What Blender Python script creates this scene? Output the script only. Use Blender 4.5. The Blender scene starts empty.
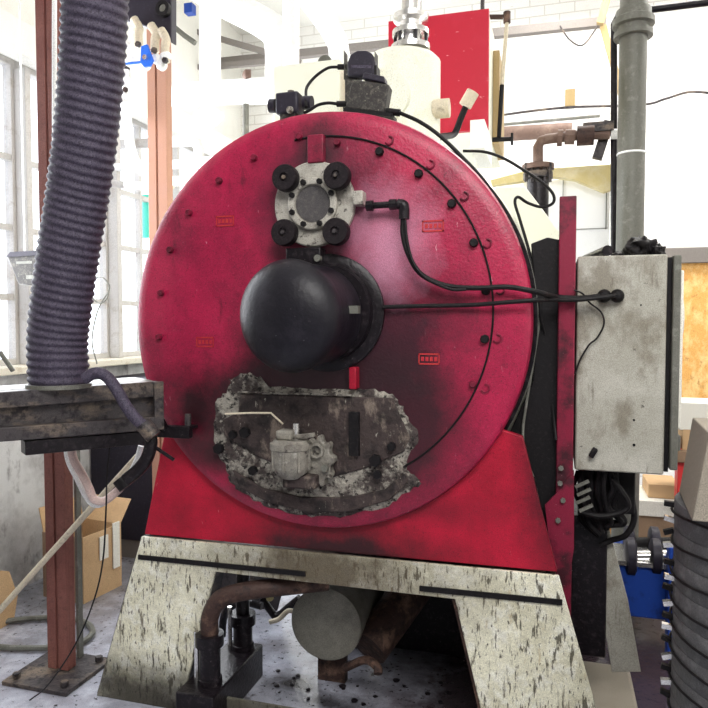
import bpy, bmesh, math, random
from mathutils import Vector, Matrix, Euler, noise
random.seed(7)
sc = bpy.context.scene
COL = sc.collection
PI = math.pi

# ------------------------------------------------------------ camera, world, lights, exposure
F = 680.0; YAW = math.radians(16.5); EYE = 1.5
PIT = math.atan((354-325)/F)
cd = bpy.data.cameras.new('camera'); cam = bpy.data.objects.new('camera', cd); COL.objects.link(cam)
cam.location = (0, 0, EYE); cam.rotation_euler = (PI/2-PIT, 0, YAW)
cd.sensor_fit = 'HORIZONTAL'; cd.sensor_width = 36; cd.lens = 36*F/708
cd.clip_start = 0.05
sc.camera = cam
sc.view_settings.view_transform = 'Standard'; sc.view_settings.look = 'None'
sc.view_settings.gamma = 1; sc.view_settings.use_curve_mapping = False
sc.view_settings.exposure = 0.25
w = bpy.data.worlds.new('sky'); sc.world = w; w.use_nodes = True
bg = w.node_tree.nodes['Background']; bg.inputs[0].default_value = (0.93, 0.96, 1, 1); bg.inputs[1].default_value = 2.6

def area(name, loc, rot, sx, sy, power, col=(1, 1, 1)):
    l = bpy.data.lights.new(name, 'AREA'); l.shape = 'RECTANGLE'; l.size = sx; l.size_y = sy
    l.energy = power; l.color = col
    o = bpy.data.objects.new(name, l); COL.objects.link(o); o.location = loc; o.rotation_euler = rot
    return o
area('back_wall_fill', (0.9, 4.9, 4.05), (0, 0, 0), 2.6, 1.2, 88, (1, .98, .95))  # unseen fill light added to blow out the back wall
area('front_fill', (0.7, -.4, 3.7), (math.radians(30), 0, 0), 2.6, 1.4, 125, (1, .98, .96))  # unseen fill light added to brighten the furnace front
area('window_daylight', (-2.72, 4.0, 2.2), (0, math.radians(-90), 0), 1.6, 3.6, 135, (.93, .96, 1))

_f = (-math.sin(YAW)*math.cos(PIT), math.cos(YAW)*math.cos(PIT), -math.sin(PIT))
_r = (math.cos(YAW), math.sin(YAW), 0)
_u = (_r[1]*_f[2]-_r[2]*_f[1], _r[2]*_f[0]-_r[0]*_f[2], _r[0]*_f[1]-_r[1]*_f[0])
def W(px, py, X=None, Y=None, Z=None, d=None):
    a = (px-354)/F; b = (354-py)/F
    v = [_f[i]+a*_r[i]+b*_u[i] for i in range(3)]
    if X is not None: t = X/v[0]
    elif Y is not None: t = Y/v[1]
    elif Z is not None: t = (Z-EYE)/v[2]
    else: t = d
    return Vector((t*v[0], t*v[1], EYE+t*v[2]))

# ------------------------------------------------------------ materials
def mat(name, base, rough=.5, metal=0, layers=(), bump=0, bscale=60, brick=None, radial=(), spec=.3, grain=.3):
    """layers: (colour, scale xyz, lo, hi, detail, fac) noise masks; radial: (centre, r0, r1, colour, fac, stretch)"""
    m = bpy.data.materials.new(name); m.use_nodes = True
    nt = m.node_tree; N = nt.nodes; L = nt.links
    b = N['Principled BSDF']; b.inputs['Roughness'].default_value = rough; b.inputs['Metallic'].default_value = metal
    b.inputs['Specular IOR Level'].default_value = spec
    tc = N.new('ShaderNodeNewGeometry')
    col = N.new('ShaderNodeRGB'); col.outputs[0].default_value = (*base, 1); cur = col.outputs[0]
    if brick:
        sep = N.new('ShaderNodeSeparateXYZ'); L.new(tc.outputs['Position'], sep.inputs[0])
        cmb = N.new('ShaderNodeCombineXYZ'); L.new(sep.outputs[0], cmb.inputs[0]); L.new(sep.outputs[2], cmb.inputs[1])
        bt = N.new('ShaderNodeTexBrick'); L.new(cmb.outputs[0], bt.inputs['Vector'])
        bt.inputs['Scale'].default_value = 1; bt.inputs['Brick Width'].default_value = .24; bt.inputs['Row Height'].default_value = .085
        bt.inputs['Mortar Size'].default_value = .006; bt.inputs['Mortar Smooth'].default_value = .4
        bt.inputs['Color1'].default_value = (*base, 1); bt.inputs['Color2'].default_value = (*[c*.96 for c in base], 1)
        bt.inputs['Mortar'].default_value = (*brick, 1); cur = bt.outputs[0]
    def mix(fac, colour, amount=1.0):
        nonlocal cur
        mx = N.new('ShaderNodeMix'); mx.data_type = 'RGBA'
        mu = N.new('ShaderNodeMath'); mu.operation = 'MULTIPLY'; mu.inputs[1].default_value = amount
        L.new(fac, mu.inputs[0]); L.new(mu.outputs[0], mx.inputs['Factor'])
        L.new(cur, mx.inputs['A']); mx.inputs['B'].default_value = (*colour, 1); cur = mx.outputs['Result']
    for i, (c, scl, lo, hi, det, fac) in enumerate(layers):
        mp = N.new('ShaderNodeMapping'); L.new(tc.outputs['Position'], mp.inputs[0])
        mp.inputs['Scale'].default_value = scl if isinstance(scl, tuple) else (scl,)*3
        mp.inputs['Location'].default_value = (i*3.7, i*1.3, i*2.1)
        nz = N.new('ShaderNodeTexNoise'); nz.inputs['Scale'].default_value = 1; nz.inputs['Detail'].default_value = det
        nz.inputs['Roughness'].default_value = .65
        L.new(mp.outputs[0], nz.inputs['Vector'])
        mr = N.new('ShaderNodeMapRange'); mr.inputs[1].default_value = lo; mr.inputs[2].default_value = hi
        L.new(nz.outputs[0], mr.inputs[0]); mix(mr.outputs[0], c, fac)
    for (ctr, r0, r1, c, fac, st) in radial:
        mp = N.new('ShaderNodeVectorMath'); mp.operation = 'SUBTRACT'; L.new(tc.outputs['Position'], mp.inputs[0]); mp.inputs[1].default_value = ctr
        ms = N.new('ShaderNodeVectorMath'); ms.operation = 'MULTIPLY'; L.new(mp.outputs[0], ms.inputs[0]); ms.inputs[1].default_value = st
        ln = N.new('ShaderNodeVectorMath'); ln.operation = 'LENGTH'; L.new(ms.outputs[0], ln.inputs[0])
        nz = N.new('ShaderNodeTexNoise'); nz.inputs['Scale'].default_value = 9; nz.inputs['Detail'].default_value = 6
        nz.inputs['Roughness'].default_value = .7
        L.new(tc.outputs['Position'], nz.inputs['Vector'])
        ad = N.new('ShaderNodeMath'); ad.operation = 'MULTIPLY_ADD'; L.new(nz.outputs[0], ad.inputs[0]); ad.inputs[1].default_value = (r1-r0)*1.1
        L.new(ln.outputs['Value'], ad.inputs[2])
        mr = N.new('ShaderNodeMapRange'); mr.inputs[1].default_value = r1+(r1-r0)*.55; mr.inputs[2].default_value = r0+(r1-r0)*.55
        L.new(ad.outputs[0], mr.inputs[0]); mix(mr.outputs[0], c, fac)
    if grain:
        nz = N.new('ShaderNodeTexNoise'); nz.inputs['Scale'].default_value = 420; nz.inputs['Detail'].default_value = 2
        L.new(tc.outputs['Position'], nz.inputs['Vector'])
        mr = N.new('ShaderNodeMapRange'); mr.inputs[1].default_value = .3; mr.inputs[2].default_value = .7
        mr.inputs[3].default_value = 1-grain; mr.inputs[4].default_value = 1+grain; L.new(nz.outputs[0], mr.inputs[0])
        vm = N.new('ShaderNodeVectorMath'); vm.operation = 'SCALE'; L.new(cur, vm.inputs[0]); L.new(mr.outputs[0], vm.inputs['Scale']); cur = vm.outputs[0]
    L.new(cur, b.inputs['Base Color'])
    if bump:
        nz = N.new('ShaderNodeTexNoise'); nz.inputs['Scale'].default_value = bscale; nz.inputs['Detail'].default_value = 5
        L.new(tc.outputs['Position'], nz.inputs['Vector'])
        bp = N.new('ShaderNodeBump'); bp.inputs['Strength'].default_value = bump; bp.inputs['Distance'].default_value = .01
        L.new(nz.outputs[0], bp.inputs['Height']); L.new(bp.outputs[0], b.inputs['Normal'])
    return m
BLK = (.012, .010, .011)
M = {}
M['red'] = mat('red paint', (.40, .011, .058), .36, layers=[
    ((.17, .006, .03), 5, .40, .66, 7, .8), ((.55, .06, .13), 130, .56, .75, 3, .4), ((.05, .008, .018), 200, .57, .68, 3, .6),
    ((.03, .008, .014), (16, 16, 4), .60, .72, 7, .75), ((.62, .30, .34), (48, 48, 14), .70, .74, 3, .7)], bump=.15, bscale=110, spec=.42,
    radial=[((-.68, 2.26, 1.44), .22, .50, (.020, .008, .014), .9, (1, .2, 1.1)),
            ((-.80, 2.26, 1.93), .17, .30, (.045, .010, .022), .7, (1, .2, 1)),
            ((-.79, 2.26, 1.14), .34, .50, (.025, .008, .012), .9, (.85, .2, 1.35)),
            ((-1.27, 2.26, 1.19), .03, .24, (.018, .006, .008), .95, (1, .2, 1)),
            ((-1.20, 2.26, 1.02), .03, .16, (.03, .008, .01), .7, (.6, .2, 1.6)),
            ((-.54, 2.26, 1.78), .04, .20, (.60, .26, .38), .75, (1, .2, .8)),  # pinkish highlight painted into the right of the front plate
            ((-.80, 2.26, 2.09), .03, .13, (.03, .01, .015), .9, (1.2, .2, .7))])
M['redplate'] = mat('saddle red paint', (.46, .009, .036), .42, layers=[
    ((.22, .006, .018), 6, .42, .7, 7, .75), ((.07, .01, .015), 190, .58, .69, 3, .6), ((.04, .008, .01), (14, 14, 5), .62, .72, 7, .6), ((.6, .25, .25), (52, 52, 14), .71, .75, 3, .7)], bump=.12, bscale=100,
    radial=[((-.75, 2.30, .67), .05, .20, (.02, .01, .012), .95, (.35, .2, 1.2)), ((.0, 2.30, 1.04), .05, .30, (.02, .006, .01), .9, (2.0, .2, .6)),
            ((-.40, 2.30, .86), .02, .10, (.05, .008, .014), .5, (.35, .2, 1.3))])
M['redpost'] = mat('dull red paint', (.20, .010, .035), .5, layers=[((.03, .008, .012), 9, .46, .62, 7, .9), ((.4, .2, .22), 150, .7, .76, 2, .5)], bump=.1)
M['redtank'] = mat('bright red paint', (.46, .009, .03), .5, layers=[((.62, .05, .09), 4, .5, .8, 5, .6), ((.35, .01, .03), 90, .55, .8, 3, .4), ((.9, .6, .6), (20, 20, 60), .7, .76, 3, .6)])
M['chip'] = mat('chipped cream paint', (.78, .76, .60), .6, layers=[
    ((.50, .47, .33), 6, .46, .68, 6, .7), ((.88, .88, .80), 22, .5, .62, 5, .6), ((.07, .06, .04), (60, 60, 13), .57, .62, 6, .9), ((.04, .035, .025), (110, 110, 34), .60, .65, 5, .95),
    ((.10, .08, .05), (24, 24, 4), .60, .66, 7, .85), ((.45, .33, .14), (30, 30, 10), .62, .7, 4, .5)], bump=.4, bscale=45,
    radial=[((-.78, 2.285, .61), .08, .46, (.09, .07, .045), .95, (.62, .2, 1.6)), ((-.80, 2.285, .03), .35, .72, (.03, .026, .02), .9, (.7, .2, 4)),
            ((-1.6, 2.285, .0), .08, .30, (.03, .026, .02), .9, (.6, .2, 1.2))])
M['cream'] = mat('cream enamel', (.78, .78, .66), .45, layers=[((.60, .55, .32), 6, .55, .75, 4, .5), ((.3, .27, .2), 60, .66, .74, 4, .5)])
M['white'] = mat('white pipe lagging', (.86, .87, .86), .55, layers=[((.6, .58, .52), 7, .58, .78, 4, .4)])
M['wall'] = mat('white painted brick', (.86, .85, .82), .75, brick=(.66, .64, .6), layers=[((.6, .57, .5), (3, 3, 7), .6, .75, 6, .45), ((.35, .32, .28), (8, 8, 26), .70, .76, 6, .5)], bump=.3, bscale=30)
M['plaster'] = mat('whitewashed wall', (.62, .62, .62), .8, layers=[((.30, .29, .29), 4, .46, .66, 6, .75), ((.08, .07, .07), (7, 7, 4), .56, .68, 7, .8)], bump=.25, bscale=25)
M['ceil'] = mat('white ceiling', (.82, .81, .76), .8, layers=[((.6, .57, .5), 2.5, .5, .8, 4, .4)])
M['floor'] = mat('oily concrete floor', (.34, .35, .41), .2, layers=[((.15, .13, .14), 2.2, .50, .66, 7, .7), ((.58, .60, .70), 5, .46, .66, 6, .8), ((.02, .018, .018), 38, .60, .65, 6, .9), ((.05, .045, .045), 9, .63, .70, 7, .8)], bump=.22, bscale=25, spec=.5,
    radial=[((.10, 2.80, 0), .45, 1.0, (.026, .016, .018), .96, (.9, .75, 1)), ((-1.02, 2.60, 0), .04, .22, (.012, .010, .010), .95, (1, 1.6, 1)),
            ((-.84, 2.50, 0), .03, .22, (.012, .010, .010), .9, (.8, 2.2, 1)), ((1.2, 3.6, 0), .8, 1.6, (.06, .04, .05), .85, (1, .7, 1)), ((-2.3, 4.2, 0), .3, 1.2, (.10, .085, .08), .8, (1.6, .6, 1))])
M['post'] = mat('brown primed steel', (.17, .06, .05), .6, layers=[((.28, .12, .095), 3, .4, .7, 5, .6), ((.09, .035, .03), 40, .55, .7, 5, .6)], bump=.12)
M['postpink'] = mat('pale brown painted steel', (.42, .22, .15), .6, layers=[((.4, .22, .18), 8, .5, .75, 5, .5)])
M['steel'] = mat('grimy dark steel', (.055, .048, .05), .5, .1, layers=[((.20, .155, .115), (6, 6, 14), .48, .64, 7, .8), ((.012, .010, .013), 30, .5, .62, 6, .85)], bump=.3, bscale=60)
M['hose'] = mat('dusty corrugated hose', (.060, .050, .078), .62, layers=[((.12, .105, .145), 70, .5, .68, 5, .6), ((.018, .014, .024), 190, .5, .62, 3, .75)], bump=.25, bscale=250)
M['black'] = mat('black rubber', (.008, .007, .008), .55, layers=[((.03, .026, .026), 90, .55, .7, 4, .6)], bump=.1, spec=.2)
M['knob'] = mat('black bakelite knob', (.010, .007, .009), .6, spec=.2, layers=[((.04, .028, .03), 120, .55, .7, 4, .6)], bump=.3, bscale=150)
M['soot'] = mat('sooty blackened steel', (.008, .006, .008), .30, .0, spec=.22, layers=[((.055, .045, .05), 45, .52, .70, 7, .6), ((.2, .18, .18), 120, .67, .72, 4, .7)], bump=.2, bscale=90)
M['dirt'] = mat('burnt dirty panel', (.050, .036, .034), .65, layers=[((.20, .16, .13), (18, 18, 8), .55, .64, 7, .85), ((.012, .01, .01), 12, .5, .64, 6, .9), ((.42, .40, .34), (60, 60, 24), .65, .7, 4, .7)], bump=.6, bscale=50)
M['crust'] = mat('crusted sealant', (.30, .28, .24), .8, layers=[((.045, .033, .032), 13, .44, .54, 8, .95), ((.5, .48, .4), 45, .58, .66, 5, .6), ((.012, .01, .01), 50, .54, .61, 6, .95)], bump=1, bscale=60)
M['grey'] = mat('worn grey enamel', (.36, .35, .30), .5, layers=[((.50, .49, .44), 5, .45, .7, 4, .8), ((.19, .17, .13), (8, 8, 5), .50, .62, 8, .8), ((.12, .10, .075), (30, 30, 5), .60, .70, 6, .7), ((.05, .045, .04), (26, 26, 34), .68, .71, 7, .8)], bump=.1)
M['galv'] = mat('grey galvanised pipe', (.155, .155, .135), .5, .15, layers=[((.10, .10, .08), (12, 12, 3), .48, .66, 6, .7), ((.36, .36, .33), 20, .55, .75, 4, .5)], bump=.12)
M['alu'] = mat('dull cast aluminium', (.44, .42, .37), .48, .2, layers=[((.16, .14, .12), 14, .48, .66, 7, .75), ((.04, .03, .03), 40, .57, .65, 6, .85)], bump=.25, bscale=70)
M['dome'] = mat('matt black dome', (.007, .006, .010), .42, spec=.3, grain=.5, layers=[((.022, .020, .028), 14, .5, .7, 6, .7), ((.16, .15, .17), 60, .69, .73, 4, .6)], bump=.15, bscale=60)
M['cast'] = mat('dirty cast metal', (.26, .245, .21), .55, .1, layers=[((.10, .085, .075), 14, .46, .64, 7, .8), ((.42, .41, .37), 30, .58, .68, 5, .6), ((.02, .015, .015), 34, .58, .65, 6, .9)], bump=.3, bscale=70)
M['gmetal'] = mat('grey tank end', (.25, .24, .205), .5, .1, layers=[((.14, .13, .11), 10, .45, .65, 6, .7), ((.05, .05, .045), 120, .66, .72, 3, .7)])
M['rust'] = mat('rusty brown pipe', (.06, .034, .028), .6, .2, layers=[((.28, .17, .12), 12, .5, .7, 6, .7), ((.02, .015, .015), 30, .5, .65, 5, .8)], bump=.4)
M['rustpipe'] = mat('old brown pipe', (.15, .095, .075), .6, layers=[((.28, .20, .16), 12, .5, .7, 5, .6), ((.10, .07, .06), 30, .6, .7, 5, .7)])
M['chrome'] = mat('bright steel', (.75, .74, .72), .22, .9, layers=[((.3, .28, .26), 40, .55, .7, 4, .5)])
M['cover'] = mat('dusty dark box enamel', (.035, .032, .03), .55, layers=[((.13, .12, .10), 50, .50, .66, 6, .7), ((.35, .33, .26), 160, .64, .70, 3, .7)], bump=.25)
M['violet'] = mat('dark bluish plastic', (.020, .017, .028), .5, layers=[((.06, .055, .08), 60, .55, .75, 4, .6)])
M['blue'] = mat('blue enamel', (.015, .06, .34), .4, layers=[((.01, .02, .10), 18, .52, .7, 5, .7), ((.2, .3, .6), 90, .68, .74, 3, .5)])
M['bluelever'] = mat('bright blue coating', (.03, .16, .75), .4)
M['beige'] = mat('beige valve body', (.62, .55, .42), .5, layers=[((.2, .16, .12), 40, .56, .7, 5, .6)])
M['card'] = mat('brown cardboard', (.60, .40, .22), .8, layers=[((.45, .28, .15), 5, .5, .7, 4, .5)])
M['carddark'] = mat('dull brown cardboard', (.30, .20, .13), .85, layers=[((.2, .13, .08), 7, .5, .7, 4, .6)])
M['tan'] = mat('pale tan card', (.27, .24, .195), .8, layers=[((.20, .17, .13), 5, .5, .7, 4, .5)])
M['paper'] = mat('white paper', (.82, .80, .72), .7)
M['osb'] = mat('orange plywood', (.72, .38, .11), .6, layers=[((.86, .60, .26), (14, 14, 9), .46, .62, 6, .85), ((.45, .19, .05), (26, 26, 16), .58, .68, 6, .7)], bump=.2)
M['wood'] = mat('raw timber', (.36, .26, .12), .7, layers=[((.45, .32, .18), (40, 40, 6), .5, .7, 4, .6)])
M['ledge'] = mat('weathered grey timber', (.20, .18, .165), .8, layers=[((.2, .18, .17), (6, 6, 40), .5, .7, 5, .7)])
M['yellow'] = mat('pale yellow insulation sheet', (.62, .52, .25), .75, layers=[((.74, .68, .48), 9, .45, .7, 4, .7)])
M['pinkhose'] = mat('pale pink hose', (.62, .47, .43), .45, layers=[((.4, .3, .28), 40, .55, .7, 4, .5)])
M['orange'] = mat('faded orange sticker', (.46, .04, .035), .55, layers=[((.45, .012, .045), 90, .45, .62, 4, .8)])
M['stud'] = mat('grey rubber ring', (.085, .085, .09), .6, layers=[((.17, .17, .175), 30, .5, .7, 4, .6), ((.07, .07, .07), 100, .58, .7, 3, .6)], bump=.3)
M['frame'] = mat('pale window steel', (.52, .50, .48), .55, layers=[((.34, .29, .24), 12, .55, .7, 5, .6)])
M['teal'] = mat('teal paint', (.08, .55, .42), .5)
M['redbox'] = mat('red plastic', (.75, .05, .05), .4)
M['sill'] = mat('dusty pale sill', (.70, .66, .56), .8, layers=[((.45, .36, .22), 12, .55, .7, 6, .7)])
def glass(name, tint, gloss):
    m = bpy.data.materials.new(name); m.use_nodes = True; nt = m.node_tree; nt.nodes.clear()
    o = nt.nodes.new('ShaderNodeOutputMaterial'); t = nt.nodes.new('ShaderNodeBsdfTransparent'); g = nt.nodes.new('ShaderNodeBsdfGlossy'); x = nt.nodes.new('ShaderNodeMixShader')
    t.inputs[0].default_value = (*tint, 1); g.inputs['Roughness'].default_value = .05; x.inputs[0].default_value = gloss
    nt.links.new(t.outputs[0], x.inputs[1]); nt.links.new(g.outputs[0], x.inputs[2]); nt.links.new(x.outputs[0], o.inputs[0]); return m
M['lens'] = mat('dusty sight glass', (.075, .07, .072), .25, layers=[((.14, .13, .12), 60, .5, .7, 5, .7)], spec=.5)
M['pane'] = glass('window glass', (.97, .98, 1), .06)

# ------------------------------------------------------------ mesh helpers
def empty(name, loc, label, cat, group=None):
    o = bpy.data.objects.new(name, None); COL.objects.link(o); o.location = loc
    o.empty_display_size = .05; o['label'] = label; o['category'] = cat
    if group: o['group'] = group
    return o
def crom(pts, n=6):
    pts = [Vector(p) for p in pts]
    if len(pts) < 3: return pts
    out = []
    q = [pts[0]*2-pts[1]]+pts+[pts[-1]*2-pts[-2]]
    for i in range(1, len(q)-2):
        a, b, c, d = q[i-1:i+3]
        for k in range(n):
            t = k/n
            out.append(.5*((2*b)+(c-a)*t+(2*a-5*b+4*c-d)*t*t+(3*b-a-3*c+d)*t**3))
    out.append(pts[-1]); return out
def rootloc(o):
    while o.parent: o = o.parent
    return o.location.copy()
class MB:
    def __init__(s): s.bm = bmesh.new()
    def hexa(s, p):   # 4 bottom + 4 top
        v = [s.bm.verts.new(q) for q in p]
        for f in ((3, 2, 1, 0), (4, 5, 6, 7), (0, 1, 5, 4), (1, 2, 6, 5), (2, 3, 7, 6), (3, 0, 4, 7)): s.bm.faces.new([v[i] for i in f])
        return s
    def box(s, c, d, rot=None):
        c = Vector(c); h = Vector(d)/2; P = []
        for z in (-1, 1):
            for x, y in ((-1, -1), (1, -1), (1, 1), (-1, 1)): P.append(Vector((x*h.x, y*h.y, z*h.z)))
        if rot: R = Euler(rot).to_matrix(); P = [R@p for p in P]
        return s.hexa([c+p for p in P])
    def lohi(s, lo, hi):
        lo = Vector(lo); hi = Vector(hi); return s.box((lo+hi)/2, [abs(v) for v in hi-lo])
    def prism(s, pts, vec):
        vec = Vector(vec); a = [s.bm.verts.new(p) for p in pts]; b = [s.bm.verts.new(Vector(p)+vec) for p in pts]
        n = len(pts); s.bm.faces.new(a); s.bm.faces.new(b[::-1])
        for i in range(n): s.bm.faces.new((a[i], b[i], b[(i+1) % n], a[(i+1) % n]))
        return s
    def ring(s, outer, inner, vec):
        vec = Vector(vec); n = len(outer)
        A = [s.bm.verts.new(p) for p in outer]; B = [s.bm.verts.new(p) for p in inner]
        C = [s.bm.verts.new(Vector(p)+vec) for p in outer]; D = [s.bm.verts.new(Vector(p)+vec) for p in inner]
        for i in range(n):
            j = (i+1) % n
            s.bm.faces.new((A[i], A[j], B[j], B[i])); s.bm.faces.new((C[j], C[i], D[i], D[j]))
            s.bm.faces.new((A[j], A[i], C[i], C[j])); s.bm.faces.new((B[i], B[j], D[j], D[i]))
        return s
    def tube(s, pts, r, seg=10, n=6, smooth=True):
        P = crom(pts, n) if smooth else [Vector(p) for p in pts]
        rr = r if callable(r) else (lambda t: r)
        N = len(P); prev = None; rings = []
        for i, p in enumerate(P):
            t = (P[min(i+1, N-1)]-P[max(i-1, 0)]).normalized()
            if prev is None: a = t.orthogonal().normalized()
            else: a = (prev-t*prev.dot(t)).normalized()
            prev = a; b = t.cross(a); R = rr(i/(N-1))
            rings.append([s.bm.verts.new(p+(a*math.cos(2*PI*k/seg)+b*math.sin(2*PI*k/seg))*R) for k in range(seg)])
        for i in range(N-1):
            for k in range(seg):
                l = (k+1) % seg; s.bm.faces.new((rings[i][k], rings[i][l], rings[i+1][l], rings[i+1][k]))
        s.bm.faces.new(rings[0][::-1]); s.bm.faces.new(rings[-1]); return s
    def cyl(s, p0, p1, r0, r1=None, seg=20):
        p0 = Vector(p0); p1 = Vector(p1); r1 = r0 if r1 is None else r1
        return s.tube([p0, p1], lambda t: r0+(r1-r0)*t, seg, smooth=False)
    def lathe(s, o, axis, prof, seg=32):
        o = Vector(o); ax = Vector(axis).normalized(); a = ax.orthogonal().normalized(); b = ax.cross(a); rings = []
        for r, h in prof:
            c = o+ax*h
            if r < 1e-6: rings.append([s.bm.verts.new(c)])
            else: rings.append([s.bm.verts.new(c+(a*math.cos(2*PI*k/seg)+b*math.sin(2*PI*k/seg))*r) for k in range(seg)])
        for i in range(len(rings)-1):
            A, B = rings[i], rings[i+1]
            for k in range(seg):
                l = (k+1) % seg
                if len(A) == 1 and len(B) == 1: continue
                if len(A) == 1: s.bm.faces.new((A[0], B[k], B[l]))
                elif len(B) == 1: s.bm.faces.new((A[k], A[l], B[0]))
                else: s.bm.faces.new((A[k], A[l], B[l], B[k]))
        if len(rings[0]) > 1 and abs(prof[0][0]-prof[-1][0]) < 1e-6:
            A, B = rings[-1], rings[0]
            for k in range(seg): l = (k+1) % seg; s.bm.faces.new((A[k], A[l], B[l], B[k]))
            return s
        if len(rings[0]) > 1: s.bm.faces.new(rings[0][::-1])
        if len(rings[-1]) > 1: s.bm.faces.new(rings[-1])
        return s
    def rough(s, amt, scale, cuts=0, dirs=None):
        if cuts: bmesh.ops.subdivide_edges(s.bm, edges=s.bm.edges[:], cuts=cuts, use_grid_fill=True)
        s.bm.normal_update()
        for v in s.bm.verts:
            k = noise.noise(v.co*scale)+.5*noise.noise(v.co*scale*2.3)
            v.co += (dirs or v.normal)*k*amt if dirs is None else Vector(dirs)*k*amt
        return s
    def build(s, name, m, parent=None, bevel=0, label=None, cat=None, group=None, kind=None, ang=38):
        bm = s.bm; bmesh.ops.recalc_face_normals(bm, faces=bm.faces[:])
        if parent is not None: L = rootloc(parent)
        else:
            xs = [v.co for v in bm.verts]
            L = Vector(((min(v.x for v in xs)+max(v.x for v in xs))/2, (min(v.y for v in xs)+max(v.y for v in xs))/2, min(v.z for v in xs)))
        for f in bm.faces: f.smooth = True
        for e in bm.edges:
            if len(e.link_faces) == 2 and e.calc_face_angle(0) > math.radians(ang): e.smooth = False
        bmesh.ops.translate(bm, verts=bm.verts[:], vec=-L)
        me = bpy.data.meshes.new(name); bm.to_mesh(me); bm.free()
        me.materials.append(M[m]); o = bpy.data.objects.new(name, me); COL.objects.link(o)
        if parent is not None: o.parent = parent
        else: o.location = L
        if bevel:
            b = o.modifiers.new('bevel', 'BEVEL'); b.width = bevel; b.segments = 2; b.limit_method = 'ANGLE'
        if label: o['label'] = label
        if cat: o['category'] = cat
        if group: o['group'] = group
        if kind: o['kind'] = kind
        return o
def hexbolt(name, p, axis, r, h, m, parent, seg=6):
    return MB().lathe(p, axis, [(r, 0), (r, h*.75), (r*.8, h), (0, h)] if seg > 6 else [(r, 0), (r, h), (0, h*1.05)], seg).build(name, m, parent)

# ------------------------------------------------------------ the setting
XW, YB, ZC, XR = -2.9, 6.0, 4.25, 2.6
YN = -3.2
MB().lohi((XW-.3, YN, -.15), (XR+.1, YB+.3, 0)).build('floor', 'floor', kind='structure')
MB().lohi((XW-.3, YN, ZC), (XR+.1, YB+.3, ZC+.15)).build('ceiling', 'ceil', kind='structure')
MB().lohi((XW-.3, YB, 0), (XR+.1, YB+.25, ZC)).build('wall_back', 'wall', kind='structure')
MB().lohi((XW-.3, YN-.2, 0), (XR+.1, YN, ZC)).build('wall_front', 'plaster', kind='structure')
MB().lohi((XR, YN, 0), (XR+.12, YB, ZC)).build('wall_right', 'wall', kind='structure')
ZS, ZH = 1.27, 3.02
wl = MB(); wl.lohi((XW-.25, YN, 0), (XW, YB, ZS-.04)); wl.lohi((XW-.25, YN, ZS-.04), (XW, 1.7, ZH))
wl.build('wall_left', 'plaster', kind='structure')
MB().lohi((XW-.25, YN, ZH), (XW, YB, ZC)).build('wall_left', 'ceil', kind='structure')
MB().lohi((XW-.24, 1.7, ZS-.04), (XW+.10, YB, ZS)).build('trim_1', 'sill', kind='structure', bevel=.005)
MB().lohi((XW, 1.2, ZH-.05), (XW+.10, YB, ZH+.14)).build('trim_2', 'ceil', kind='structure', bevel=.005)
ys = [1.7, 3.26, 4.10, 4.9, YB]
for i in range(4):
    a, b = ys[i], ys[i+1]; fr = MB(); t = .035
    x0, x1 = XW-.16, XW-.10
    fr.lohi((x0, a, ZS), (x1, a+t, ZH)); fr.lohi((x0, b-t, ZS), (x1, b, ZH)); fr.lohi((x0, a+t, ZS), (x1, b-t, ZS+t)); fr.lohi((x0, a+t, ZH-t), (x1, b-t, ZH))
    wn = MB().lohi((x0+.025, a+t, ZS+t), (x0+.031, b-t, ZH-t)).build('window_%d' % (i+1), 'pane', kind='structure')
    fr.build('window_frame', 'frame', wn, bevel=.003)
    bars = MB()
    for z in (1.66, 2.06, 2.46): bars.lohi((x0+.01, a+t, z-.018), (x0+.05, b-t, z+.018))
    k = 3 if i == 0 else 2
    for j in range(1, k):
        yy = a+(b-a)*j/k; bars.lohi((x0+.008, yy-.016, ZS+t), (x0+.052, yy+.016, ZH-t))
    bars.build('glazing_bars', 'frame', wn)
# heavier mullion posts
for i, (yy, wd) in enumerate(((3.27, .045), (4.11, .05), (4.9, .04))):
    MB().lohi((XW-.10, yy-wd/2, ZS), (XW-.02, yy+wd/2, ZH-.05)).build('trim_%d' % (i+3), 'frame', kind='structure', bevel=.004)
# plywood wainscot and ledge on the back wall, right
MB().lohi((.80, YB-.03, .9), (XR, YB-.001, 1.99)).build('trim_6', 'osb', kind='structure')
MB().lohi((.78, YB-.09, 1.99), (XR, YB-.001, 2.11)).build('trim_7', 'ledge', kind='structure', bevel=.004)
# timber roof brace
a = W(486, 30, Y=5.6); b = W(606, 22, Y=5.6)
MB().cyl(a+Vector((-2.6, 0, 0)), b, .045, seg=4).build('ceiling_rail', 'ledge', label='grey horizontal timber rail high in front of the white brick wall', cat='beam')
MB().cyl(W(603, 26, Y=5.52), W(622, 96, Y=5.52), .032, seg=4).build('timber_brace', 'wood', label='pale yellow diagonal timber brace left of the tall grey pipe', cat='brace')
MB().cyl(W(600, 24, Y=5.45), W(611, -16, Y=5.45), .035, seg=4).build('timber_brace', 'wood', label='short pale timber brace rising from the rail to the ceiling', cat='brace')
# no lamp fixtures are built; the overhead area lights are added fill

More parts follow.
